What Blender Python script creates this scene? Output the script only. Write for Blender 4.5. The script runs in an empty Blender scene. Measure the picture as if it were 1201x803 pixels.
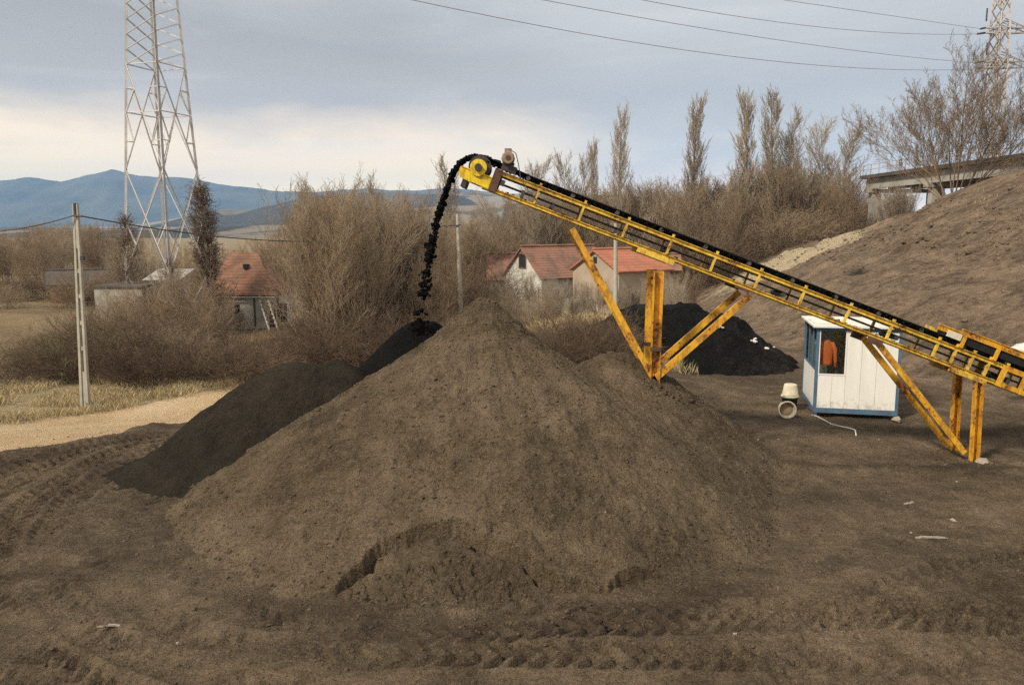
import bpy, math, random
import numpy as np
from mathutils import Vector

R = math.radians
scene = bpy.context.scene
COL = scene.collection
rnd = random.Random(7)
nr = np.random.RandomState(11)

# ------------------------------------------------------------------ camera
CAM_Z, PITCH, FPX, CX, CY = 4.8, R(8.0), 950.0, 600.5, 401.5
cam_d = bpy.data.cameras.new('camera')
cam = bpy.data.objects.new('camera', cam_d)
COL.objects.link(cam)
cam.location = (0, 0, CAM_Z)
cam.rotation_euler = (R(90) - PITCH, 0, 0)
cam_d.sensor_width = 36
cam_d.lens = 36 * FPX / 1201
cam_d.clip_start = 0.1
cam_d.clip_end = 30000
scene.camera = cam


def ray(px, py):
    x, y = (px - CX) / FPX, -(py - CY) / FPX
    c, s = math.cos(PITCH), math.sin(PITCH)
    return np.array([x, c + y * s, -s + y * c])


def P(px, py, Y):
    """world point seen at photograph position px, py when it stands at distance Y"""
    d = ray(px, py)
    t = Y / d[1]
    return Vector((d[0] * t, Y, CAM_Z + d[2] * t))


def proj(p):
    c, s = math.cos(PITCH), math.sin(PITCH)
    z = p[2] - CAM_Z
    f = p[1] * c - z * s
    u = p[1] * s + z * c
    return CX + FPX * p[0] / f, CY - FPX * u / f


# ------------------------------------------------------------------ noise in numpy
def _hash(ix, iy, seed):
    h = (ix.astype(np.int64) * 374761393 + iy.astype(np.int64) * 668265263 + seed * 1274126177).astype(np.uint32)
    h = (h ^ (h >> np.uint32(13))) * np.uint32(1274126177)
    h = (h ^ (h >> np.uint32(16))) * np.uint32(2246822519)
    return ((h ^ (h >> np.uint32(15))) & np.uint32(0xFFFFFF)) / float(0xFFFFFF)


def vnoise(x, y, seed=0):
    ix, iy = np.floor(x), np.floor(y)
    fx, fy = x - ix, y - iy
    fx, fy = fx * fx * (3 - 2 * fx), fy * fy * (3 - 2 * fy)
    a, b = _hash(ix, iy, seed), _hash(ix + 1, iy, seed)
    c, d = _hash(ix, iy + 1, seed), _hash(ix + 1, iy + 1, seed)
    return a + (b - a) * fx + (c - a) * fy + (a - b - c + d) * fx * fy


def fbm(x, y, octv=4, seed=0, gain=0.5):
    t, amp, tot = 0, 1.0, 0
    for k in range(octv):
        t = t + amp * (vnoise(x, y, seed + k * 17) - 0.5)
        tot += amp
        amp *= gain
        x, y = x * 2.03 + 5.2, y * 2.03 + 1.7
    return t / tot * 2


def cells(x, y, seed=0):
    """distance to the nearest cell point, to the border, and a random value per cell"""
    ix, iy = np.floor(x), np.floor(y)
    f1 = np.full(x.shape, 9.0)
    f2 = np.full(x.shape, 9.0)
    cid = np.zeros(x.shape)
    for dx in (-1, 0, 1):
        for dy in (-1, 0, 1):
            jx, jy = ix + dx, iy + dy
            d = np.hypot(jx + _hash(jx, jy, seed) - x, jy + _hash(jx, jy, seed + 5) - y)
            near = d < f1
            f2 = np.where(near, f1, np.minimum(f2, d))
            cid = np.where(near, _hash(jx, jy, seed + 9), cid)
            f1 = np.where(near, d, f1)
    return f1, f2 - f1, cid


def sstep(a, b, x):
    t = np.clip((x - a) / (b - a), 0, 1)
    return t * t * (3 - 2 * t)


def smax(a, b, k):
    h = np.clip(0.5 + 0.5 * (a - b) / k, 0, 1)
    return b + (a - b) * h + k * h * (1 - h)


def poly_dist(x, y, pts):
    """distance to a polyline and arc length along it"""
    best = np.full(np.shape(x), 1e9)
    along = np.zeros(np.shape(x))
    side = np.zeros(np.shape(x))
    acc = 0
    for (ax, ay), (bx, by) in zip(pts[:-1], pts[1:]):
        L = math.hypot(bx - ax, by - ay)
        t = np.clip(((x - ax) * (bx - ax) + (y - ay) * (by - ay)) / (L * L), 0, 1)
        d = np.hypot(x - ax - t * (bx - ax), y - ay - t * (by - ay))
        m = d < best
        best = np.where(m, d, best)
        along = np.where(m, acc + t * L, along)
        side = np.where(m, np.sign((bx - ax) * (y - ay) - (by - ay) * (x - ax)), side)
        acc += L
    return best, along, side


# ------------------------------------------------------------------ materials
def rgb(r, g, b):
    """sRGB 0..255 to linear"""
    f = lambda c: (c / 255 / 12.92) if c / 255 <= 0.04045 else ((c / 255 + 0.055) / 1.055) ** 2.4
    return (f(r), f(g), f(b), 1)


class Mat:
    def __init__(self, name, rough=0.9, spec=0.2, metal=0.0):
        self.m = bpy.data.materials.new(name)
        self.m.use_nodes = True
        self.nt = self.m.node_tree
        self.b = self.nt.nodes['Principled BSDF']
        self.b.inputs['Roughness'].default_value = rough
        self.b.inputs['Specular IOR Level'].default_value = spec
        self.b.inputs['Metallic'].default_value = metal
        self.tc = self.nt.nodes.new('ShaderNodeTexCoord')

    def n(self, t):
        return self.nt.nodes.new(t)

    def l(self, a, b):
        self.nt.links.new(a, b)

    def vec(self, scale=(1, 1, 1), src='Object'):
        mp = self.n('ShaderNodeMapping')
        self.l(self.tc.outputs[src], mp.inputs[0])
        mp.inputs['Scale'].default_value = scale
        return mp.outputs[0]

    def noise(self, scale, detail=4, rough=0.55, vec=None, dist=0.0):
        t = self.n('ShaderNodeTexNoise')
        t.inputs['Scale'].default_value = scale
        t.inputs['Detail'].default_value = detail
        t.inputs['Roughness'].default_value = rough
        t.inputs['Distortion'].default_value = dist
        self.l(vec if vec is not None else self.tc.outputs['Object'], t.inputs['Vector'])
        return t.outputs['Fac']

    def voro(self, scale, vec=None, feature='F1', out='Distance'):
        t = self.n('ShaderNodeTexVoronoi')
        t.feature = feature
        t.inputs['Scale'].default_value = scale
        self.l(vec if vec is not None else self.tc.outputs['Object'], t.inputs['Vector'])
        return t.outputs[out]

    def ramp(self, fac, stops):
        t = self.n('ShaderNodeValToRGB')
        e = t.color_ramp.elements
        while len(e) < len(stops):
            e.new(0.5)
        for el, (p, c) in zip(e, stops):
            el.position = p
            el.color = c if len(c) == 4 else (*c, 1)
        self.l(fac, t.inputs[0])
        return t.outputs[0]

    def mask(self, fac, a, b):
        t = self.n('ShaderNodeMapRange')
        t.interpolation_type = 'SMOOTHSTEP'
        t.inputs['From Min'].default_value = a
        t.inputs['From Max'].default_value = b
        self.l(fac, t.inputs['Value'])
        return t.outputs[0]

    def math(self, op, a, b=None):
        t = self.n('ShaderNodeMath')
        t.operation = op
        for i, v in enumerate((a, b)):
            if v is None:
                continue
            if isinstance(v, (int, float)):
                t.inputs[i].default_value = v
            else:
                self.l(v, t.inputs[i])
        return t.outputs[0]

    def mix(self, fac, a, b, mode='MIX'):
        t = self.n('ShaderNodeMix')
        t.data_type = 'RGBA'
        t.blend_type = mode
        for s, v in ((t.inputs['Factor'], fac), (t.inputs['A'], a), (t.inputs['B'], b)):
            s = [q for q in t.inputs if q.name == s.name and q.enabled][0]
            if isinstance(v, (int, float)):
                s.default_value = v
            elif isinstance(v, tuple):
                s.default_value = v
            else:
                self.l(v, s)
        return [q for q in t.outputs if q.enabled][0]

    def attr(self, name):
        t = self.n('ShaderNodeAttribute')
        t.attribute_name = name
        s = self.n('ShaderNodeSeparateColor')
        self.l(t.outputs['Color'], s.inputs[0])
        return s.outputs

    def objrand(self):
        return self.n('ShaderNodeObjectInfo').outputs['Random']

    def bump(self, h, strength=0.5, dist=0.05, normal=None):
        t = self.n('ShaderNodeBump')
        t.inputs['Strength'].default_value = strength
        t.inputs['Distance'].default_value = dist
        self.l(h, t.inputs['Height'])
        if normal is not None:
            self.l(normal, t.inputs['Normal'])
        return t.outputs[0]

    def done(self, color, normal=None):
        if isinstance(color, tuple):
            self.b.inputs['Base Color'].default_value = color
        else:
            self.l(color, self.b.inputs['Base Color'])
        if normal is not None:
            self.l(normal, self.b.inputs['Normal'])
        return self.m


def soil_nodes(M, dark, mid, light, scale=1.0, bumpk=1.0):
    """clumpy earth: colour and bump"""
    big = M.noise(0.35 * scale, 5, 0.6)
    med = M.noise(1.9 * scale, 7, 0.68)
    fine = M.noise(13 * scale, 8, 0.75)
    grit = M.noise(60 * scale, 4, 0.7)
    f = M.math('ADD', M.math('MULTIPLY', big, 0.34), M.math('ADD', M.math('MULTIPLY', med, 0.3), M.math('ADD', M.math('MULTIPLY', fine, 0.24), M.math('MULTIPLY', grit, 0.12))))
    c = M.ramp(f, [(0.41, dark), (0.5, mid), (0.59, light)])
    clod = M.voro(6.5 * scale, M.vec((1, 1, 1)))
    clod2 = M.voro(17 * scale)
    n1 = M.bump(med, 0.9, 0.3 / scale)
    n2 = M.bump(M.mask(clod, 0.5, 0.0), 0.5 * bumpk, 0.06 / scale, n1)
    n3 = M.bump(M.mask(clod2, 0.6, 0.0), 0.6 * bumpk, 0.03 / scale, n2)
    n4 = M.bump(fine, 1.0, 0.12 / scale, n3)
    n5 = M.bump(grit, 0.9, 0.022 / scale, n4)
    crumb = M.noise(32 * scale, 3, 0.6)
    c = M.mix(M.math('MULTIPLY', M.mask(crumb, 0.56, 0.66), 0.58), c, (dark[0] * 0.5, dark[1] * 0.5, dark[2] * 0.5, 1))
    c = M.mix(M.math('MULTIPLY', M.mask(crumb, 0.42, 0.34), 0.45), c, (light[0] * 1.15, light[1] * 1.15, light[2] * 1.15, 1))
    n5 = M.bump(crumb, 0.9, 0.035 / scale, n5)
    st = M.voro(38 * scale)
    pale = M.mask(st, 0.10, 0.05)
    keep = M.mask(M.voro(38 * scale, out='Color'), 0.8, 0.88)
    c = M.mix(M.math('MULTIPLY', M.math('MULTIPLY', pale, keep), 0.5), c, (0.26, 0.22, 0.17, 1))
    return c, n5


D_SOIL, M_SOIL, L_SOIL = (0.08, 0.056, 0.035, 1), (0.165, 0.12, 0.077, 1), (0.28, 0.205, 0.132, 1)


def mat_ground():
    M = Mat('yard_ground', 0.95, 0.1)
    c, nrm = soil_nodes(M, D_SOIL, M_SOIL, L_SOIL)
    z1 = M.attr('zone')
    z2 = M.attr('zone_two')
    wob = M.noise(0.9, 5, 0.65)
    w2 = M.noise(4.0, 5, 0.7)
    jit = M.math('SUBTRACT', M.math('ADD', M.math('MULTIPLY', wob, 0.6), M.math('MULTIPLY', w2, 0.4)), 0.5)

    def edge(sock, lo=0.4, hi=0.6, amt=1.1):
        return M.mask(M.math('ADD', sock, M.math('MULTIPLY', jit, amt)), lo, hi)
    # yard's damp dark patches, the dark line, and shade painted into the prints
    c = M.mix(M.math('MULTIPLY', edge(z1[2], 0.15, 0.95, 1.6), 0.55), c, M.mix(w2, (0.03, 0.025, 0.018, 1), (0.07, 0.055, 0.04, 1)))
    grass = M.ramp(M.math('ADD', M.math('MULTIPLY', w2, 0.6), M.math('MULTIPLY', wob, 0.4)),
                   [(0.3, (0.2, 0.15, 0.08, 1)), (0.45, (0.33, 0.26, 0.14, 1)), (0.57, (0.44, 0.35, 0.2, 1)), (0.7, (0.24, 0.22, 0.09, 1))])
    c = M.mix(edge(z1[1]), c, grass)
    bank = M.ramp(M.math('ADD', M.math('MULTIPLY', w2, 0.5), M.math('MULTIPLY', wob, 0.5)),
                  [(0.38, (0.105, 0.073, 0.047, 1)), (0.5, (0.22, 0.158, 0.104, 1)), (0.62, (0.32, 0.232, 0.152, 1))])
    stv = M.n('ShaderNodeMapping')
    stv.inputs['Rotation'].default_value = (0, 0, R(-22))
    stv.inputs['Scale'].default_value = (0.35, 1.3, 0.6)
    M.l(M.tc.outputs['Object'], stv.inputs[0])
    streak = M.noise(0.9, 7, 0.68, stv.outputs[0])
    bank = M.mix(M.math('MULTIPLY', M.mask(streak, 0.52, 0.66), 0.6), bank, (0.07, 0.05, 0.034, 1))
    bank = M.mix(M.math('MULTIPLY', M.mask(streak, 0.42, 0.3), 0.5), bank, (0.26, 0.195, 0.13, 1))
    c = M.mix(edge(z2[0], 0.35, 0.65), c, bank)
    c = M.mix(M.math('MULTIPLY', edge(z1[2], 0.5, 0.65), M.math('MULTIPLY', z2[0], 0.9)), c, (0.022, 0.018, 0.014, 1))
    sand = M.mix(M.noise(1.5, 5, 0.7), (0.36, 0.28, 0.17, 1), (0.62, 0.51, 0.33, 1))
    c = M.mix(edge(z2[1], 0.4, 0.7, 1.4), c, sand)
    field = M.ramp(M.noise(0.16, 5, 0.6), [(0.35, (0.2, 0.145, 0.085, 1)), (0.52, (0.3, 0.22, 0.125, 1)), (0.62, (0.22, 0.185, 0.09, 1)), (0.7, (0.27, 0.2, 0.12, 1))])
    c = M.mix(edge(z2[2]), c, field)
    road = M.ramp(M.math('ADD', M.math('MULTIPLY', M.noise(0.5, 5, 0.6, M.vec((1, 0.35, 1))), 0.6), M.math('MULTIPLY', w2, 0.4)),
                  [(0.3, (0.48, 0.33, 0.18, 1)), (0.5, (0.68, 0.49, 0.28, 1)), (0.7, (0.78, 0.6, 0.38, 1))])
    c = M.mix(edge(z1[0], 0.42, 0.58, 0.8), c, road)
    return M.done(c, nrm)


def mat_soil(name, dark, mid, light, scale=1.0):
    M = Mat(name, 0.95, 0.1)
    c, nrm = soil_nodes(M, dark, mid, light, scale)
    return M.done(c, nrm)


def mat_plain(name, a, b, scale=6, rough=0.8, spec=0.3, bump=0.2, metal=0.0, stretch=(1, 1, 1), bd=0.02):
    M = Mat(name, rough, spec, metal)
    v = M.vec(stretch)
    f = M.noise(scale, 6, 0.65, v)
    c = M.ramp(f, [(0.3, a), (0.7, b)])
    return M.done(c, M.bump(f, bump, bd))


def mat_paint(name, base, worn, rust=(0.10, 0.042, 0.018, 1), amount=0.58, rough=0.5):
    M = Mat(name, rough, 0.4)
    a = M.noise(2.2, 5, 0.6)
    b = M.noise(14, 7, 0.75)
    c = M.mix(M.mask(a, 0.35, 0.65), base, worn)
    f = M.math('ADD', M.math('MULTIPLY', a, 0.4), M.math('MULTIPLY', b, 0.6))
    c = M.mix(M.mask(f, amount, amount + 0.07), c, rust)
    run = M.noise(7, 5, 0.7, M.vec((1.4, 1.4, 0.5)))
    c = M.mix(M.math('MULTIPLY', M.mask(run, 0.44, 0.66), 0.55), c, (0.13, 0.075, 0.035, 1))
    chip = M.noise(38, 4, 0.7)
    c = M.mix(M.math('MULTIPLY', M.mask(chip, 0.6, 0.66), 0.7), c, (0.06, 0.035, 0.02, 1))
    return M.done(c, M.bump(b, 0.15, 0.004))


def mat_twig(name, a, b):
    M = Mat(name, 0.9, 0.1)
    c = M.mix(M.objrand(), a, b)
    c = M.mix(M.math('MULTIPLY', M.noise(1.1, 3, 0.6), 0.5), c, (a[0] * 0.7, a[1] * 0.7, a[2] * 0.7, 1))
    return M.done(c)


MAT = {}
MAT['ground'] = mat_ground()


def mat_heap():
    M = Mat('heap_soil', 0.95, 0.1)
    c, nrm = soil_nodes(M, (0.085, 0.061, 0.038, 1), (0.172, 0.126, 0.079, 1), (0.27, 0.2, 0.128, 1))
    z = M.attr('zone')
    j = M.math('MULTIPLY', M.math('SUBTRACT', M.noise(3, 5, 0.7), 0.5), 0.9)
    c = M.mix(M.math('MULTIPLY', M.mask(M.math('ADD', z[0], j), 0.35, 0.65), 0.36), c, (0.06, 0.045, 0.03, 1))
    return M.done(c, nrm)


MAT['heap'] = mat_heap()
MAT['dark_heap'] = mat_soil('dark_compost', (0.024, 0.020, 0.014, 1), (0.040, 0.032, 0.022, 1), (0.064, 0.051, 0.035, 1))
MAT['black'] = mat_soil('fresh_black_soil', (0.006, 0.006, 0.005, 1), (0.010, 0.009, 0.008, 1), (0.016, 0.014, 0.012, 1))
MAT['debris'] = mat_soil('black_debris', (0.008, 0.008, 0.007, 1), (0.016, 0.014, 0.012, 1), (0.05, 0.044, 0.037, 1), 0.8)
MAT['damp_clod'] = mat_soil('damp_clods', (0.045, 0.034, 0.023, 1), (0.07, 0.052, 0.034, 1), (0.1, 0.075, 0.05, 1), 2)
MAT['clod'] = mat_soil('clods', D_SOIL, M_SOIL, L_SOIL, 2)
MAT['yellow'] = mat_paint('yellow_paint', (0.79, 0.54, 0.07, 1), (0.56, 0.33, 0.04, 1), amount=0.53)
MAT['head_yellow'] = mat_paint('bright_yellow_paint', (0.86, 0.62, 0.02, 1), (0.78, 0.5, 0.02, 1), amount=0.66)
MAT['orange'] = mat_paint('orange_yellow_paint', (0.78, 0.42, 0.025, 1), (0.56, 0.235, 0.02, 1), amount=0.52)
MAT['rust'] = mat_plain('rusty_steel', (0.05, 0.028, 0.018, 1), (0.14, 0.075, 0.045, 1), 9, 0.85)
MAT['belt'] = mat_plain('rubber_belt', (0.010, 0.010, 0.010, 1), (0.022, 0.020, 0.018, 1), 12, 0.7)
MAT['steel'] = mat_plain('dark_steel', (0.03, 0.028, 0.026, 1), (0.07, 0.06, 0.055, 1), 8, 0.6, 0.4)
MAT['motor'] = mat_plain('motor_tan', (0.2, 0.14, 0.095, 1), (0.32, 0.24, 0.17, 1), 9, 0.6)
def mat_cabin():
    M = Mat('cabin_white', 0.45, 0.4)
    c = M.ramp(M.noise(1.6, 6, 0.65, M.vec((3, 3, 0.5))), [(0.3, (0.72, 0.70, 0.63, 1)), (0.65, (0.82, 0.80, 0.73, 1))])
    sp = M.n('ShaderNodeSeparateXYZ')
    M.l(M.tc.outputs['Object'], sp.inputs[0])
    mud = M.math('ADD', M.math('MULTIPLY', M.noise(9, 7, 0.75), 1.0), M.math('MULTIPLY', sp.outputs[2], -0.55))
    c = M.mix(M.math('MULTIPLY', M.mask(mud, 0.24, 0.46), 0.4), c, (0.2, 0.15, 0.1, 1))
    c = M.mix(M.math('MULTIPLY', M.mask(M.noise(3.5, 6, 0.7, M.vec((4, 4, 0.35))), 0.55, 0.75), 0.16), c, (0.4, 0.35, 0.27, 1))
    return M.done(c)


MAT['cabin'] = mat_cabin()
MAT['blue'] = mat_paint('blue_frame', (0.055, 0.125, 0.21, 1), (0.085, 0.165, 0.25, 1), amount=0.7)
MAT['roofwhite'] = mat_plain('roof_panel', (0.6, 0.57, 0.47, 1), (0.76, 0.73, 0.62, 1), 2, 0.6)
MAT['inside'] = mat_plain('cabin_lining', (0.22, 0.22, 0.2, 1), (0.32, 0.32, 0.29, 1), 2, 0.8)
MAT['orange_cloth'] = mat_plain('orange_cloth', (0.9, 0.14, 0.025, 1), (0.97, 0.22, 0.04, 1), 5, 0.85)
MAT['dark_cloth'] = mat_plain('dark_cloth', (0.02, 0.025, 0.035, 1), (0.05, 0.055, 0.07, 1), 5, 0.9)
MAT['bucket'] = mat_plain('cream_plastic', (0.5, 0.44, 0.31, 1), (0.72, 0.66, 0.5, 1), 5, 0.6)
MAT['tub'] = mat_plain('green_tub', (0.015, 0.04, 0.032, 1), (0.03, 0.065, 0.05, 1), 5, 0.6)
MAT['concrete'] = mat_plain('concrete', (0.34, 0.31, 0.25, 1), (0.5, 0.46, 0.38, 1), 3, 0.9, 0.15, 0.3)
MAT['bridge'] = mat_plain('bridge_concrete', (0.3, 0.28, 0.24, 1), (0.44, 0.42, 0.37, 1), 0.6, 0.9, 0.15, 0.3)
MAT['bridge_dark'] = mat_plain('bridge_stained', (0.07, 0.06, 0.05, 1), (0.13, 0.11, 0.09, 1), 0.8, 0.9, 0.15, 0.3)
MAT['galv'] = mat_plain('galvanised', (0.4, 0.38, 0.36, 1), (0.62, 0.60, 0.57, 1), 0.5, 0.6, 0.4, 0.05)
MAT['galv_far'] = mat_plain('galvanised_old', (0.36, 0.33, 0.31, 1), (0.5, 0.47, 0.45, 1), 0.5, 0.6, 0.4, 0.05)
MAT['wire'] = mat_plain('wire', (0.06, 0.055, 0.05, 1), (0.1, 0.09, 0.085, 1), 1, 0.6)
MAT['wire_far'] = mat_plain('wire_pale', (0.2, 0.2, 0.21, 1), (0.25, 0.25, 0.26, 1), 1, 0.6)
MAT['plaster'] = mat_plain('plaster_white', (0.36, 0.335, 0.28, 1), (0.68, 0.65, 0.57, 1), 1.1, 0.9, 0.15, 0.2)
MAT['beige'] = mat_plain('plaster_beige', (0.33, 0.26, 0.19, 1), (0.45, 0.36, 0.27, 1), 0.9, 0.9, 0.15, 0.2)
MAT['oldwall'] = mat_plain('old_wall', (0.2, 0.18, 0.14, 1), (0.42, 0.39, 0.33, 1), 1.3, 0.9, 0.15, 0.3)
MAT['hole'] = mat_plain('dark_opening', (0.012, 0.011, 0.01, 1), (0.03, 0.027, 0.024, 1), 3, 0.5)
MAT['oldwood'] = mat_plain('old_wood', (0.09, 0.06, 0.04, 1), (0.19, 0.135, 0.09, 1), 4, 0.9, 0.15, 0.3, stretch=(1, 1, 8))
MAT['palewood'] = mat_plain('pale_wood', (0.52, 0.48, 0.41, 1), (0.66, 0.62, 0.54, 1), 4, 0.8)
MAT['hi_fi'] = mat_plain('litter', (0.5, 0.47, 0.4, 1), (0.72, 0.69, 0.62, 1), 8, 0.7)
MAT['dirty'] = mat_plain('dirty_scrap', (0.2, 0.165, 0.12, 1), (0.4, 0.35, 0.28, 1), 20, 0.9)
MAT['oldtin'] = mat_plain('old_tin', (0.22, 0.2, 0.18, 1), (0.4, 0.37, 0.33, 1), 1.5, 0.7)
MAT['bark'] = mat_plain('bark', (0.085, 0.065, 0.047, 1), (0.17, 0.135, 0.1, 1), 5, 0.95, 0.1, 0.4, stretch=(1, 1, 0.3))
MAT['twig_brown'] = mat_twig('twig_brown', (0.27, 0.195, 0.125, 1), (0.38, 0.285, 0.187, 1))
MAT['twig_grey'] = mat_twig('twig_grey', (0.36, 0.29, 0.21, 1), (0.46, 0.38, 0.28, 1))
MAT['twig_dark'] = mat_twig('twig_dark', (0.12, 0.082, 0.056, 1), (0.21, 0.145, 0.095, 1))
MAT['twig_vine'] = mat_twig('twig_vine', (0.17, 0.12, 0.08, 1), (0.2, 0.14, 0.095, 1))
MAT['twig_olive'] = mat_twig('twig_olive', (0.2, 0.19, 0.09, 1), (0.27, 0.24, 0.12, 1))
MAT['twig_gold'] = mat_twig('twig_gold', (0.4, 0.26, 0.13, 1), (0.5, 0.33, 0.16, 1))
MAT['twig_poplar'] = mat_twig('twig_poplar', (0.36, 0.29, 0.21, 1), (0.44, 0.36, 0.265, 1))
MAT['bark_grey'] = mat_plain('bark_grey', (0.16, 0.135, 0.105, 1), (0.26, 0.225, 0.18, 1), 5, 0.95, 0.1, 0.4, stretch=(1, 1, 0.3))


def mat_roof(name, a, b, moss, scale=1.0):
    M = Mat(name, 0.85, 0.2)
    n = M.noise(0.9, 5, 0.65)
    t = M.noise(7, 4, 0.6)
    c = M.mix(t, a, b)
    c = M.mix(M.math('MULTIPLY', M.mask(n, 0.44, 0.6), 0.75), c, moss)
    c = M.mix(M.math('MULTIPLY', M.mask(M.noise(3.2, 5, 0.7), 0.55, 0.66), 0.5), c, (0.12, 0.09, 0.075, 1))
    w = M.n('ShaderNodeTexWave')
    w.bands_direction = 'Z'
    w.inputs['Scale'].default_value = 1.6 * scale
    w.inputs['Distortion'].default_value = 0.6
    M.l(M.tc.outputs['Object'], w.inputs['Vector'])
    c = M.mix(M.math('MULTIPLY', w.outputs['Fac'], 0.25), c, (a[0] * 0.5, a[1] * 0.5, a[2] * 0.5, 1))
    return M.done(c, M.bump(w.outputs['Fac'], 0.4, 0.05))


MAT['roof_old'] = mat_roof('tiles_weathered', (0.27, 0.125, 0.075, 1), (0.36, 0.18, 0.11, 1), (0.17, 0.105, 0.07, 1))
MAT['roof_brown'] = mat_roof('tiles_brown', (0.25, 0.12, 0.08, 1), (0.34, 0.185, 0.125, 1), (0.15, 0.1, 0.075, 1))
MAT['roof_red'] = mat_roof('tiles_red', (0.43, 0.145, 0.08, 1), (0.50, 0.20, 0.115, 1), (0.33, 0.14, 0.085, 1))


def mat_glass():
    M = Mat('window_glass', 0.05, 0.5)
    M.b.inputs['Transmission Weight'].default_value = 0.0
    tr = M.n('ShaderNodeBsdfTransparent')
    tr.inputs[0].default_value = (0.82, 0.88, 0.86, 1)
    gl = M.n('ShaderNodeBsdfGlossy')
    gl.inputs['Roughness'].default_value = 0.06
    mx = M.n('ShaderNodeMixShader')
    mx.inputs[0].default_value = 0.1
    M.l(tr.outputs[0], mx.inputs[1])
    M.l(gl.outputs[0], mx.inputs[2])
    M.l(mx.outputs[0], M.nt.nodes['Material Output'].inputs['Surface'])
    return M.m


MAT['glass'] = mat_glass()


def mat_hill(name, kind):
    M = Mat(name, 0.95, 0.05)
    if kind == 'mountain':
        c = M.ramp(M.noise(0.004, 6, 0.6), [(0.35, (0.07, 0.08, 0.075, 1)), (0.65, (0.13, 0.13, 0.11, 1))])
    else:
        cell = M.n('ShaderNodeTexVoronoi')
        cell.inputs['Scale'].default_value = 0.0042
        mp = M.vec((1, 0.55, 0.2))
        nz = M.n('ShaderNodeTexNoise')
        nz.inputs['Scale'].default_value = 0.004
        M.l(mp, nz.inputs['Vector'])
        M.l(M.mix(0.25, mp, nz.outputs['Color'], 'ADD'), cell.inputs['Vector'])
        s = M.n('ShaderNodeSeparateColor')
        M.l(cell.outputs['Color'], s.inputs[0])
        c = M.ramp(s.outputs[0], [(0.0, (0.05, 0.048, 0.035, 1)), (0.42, (0.065, 0.058, 0.045, 1)), (0.55, (0.22, 0.18, 0.125, 1)), (0.8, (0.28, 0.24, 0.18, 1)), (0.95, (0.17, 0.14, 0.1, 1))])
        c = M.mix(M.math('MULTIPLY', M.mask(M.noise(0.012, 6, 0.7), 0.5, 0.6), 0.7), c, (0.05, 0.045, 0.034, 1))
    return M.done(c)


MAT['mountain'] = mat_hill('far_mountain', 'mountain')
MAT['hill'] = mat_hill('field_hill', 'hill')

# ------------------------------------------------------------------ mesh building


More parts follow.
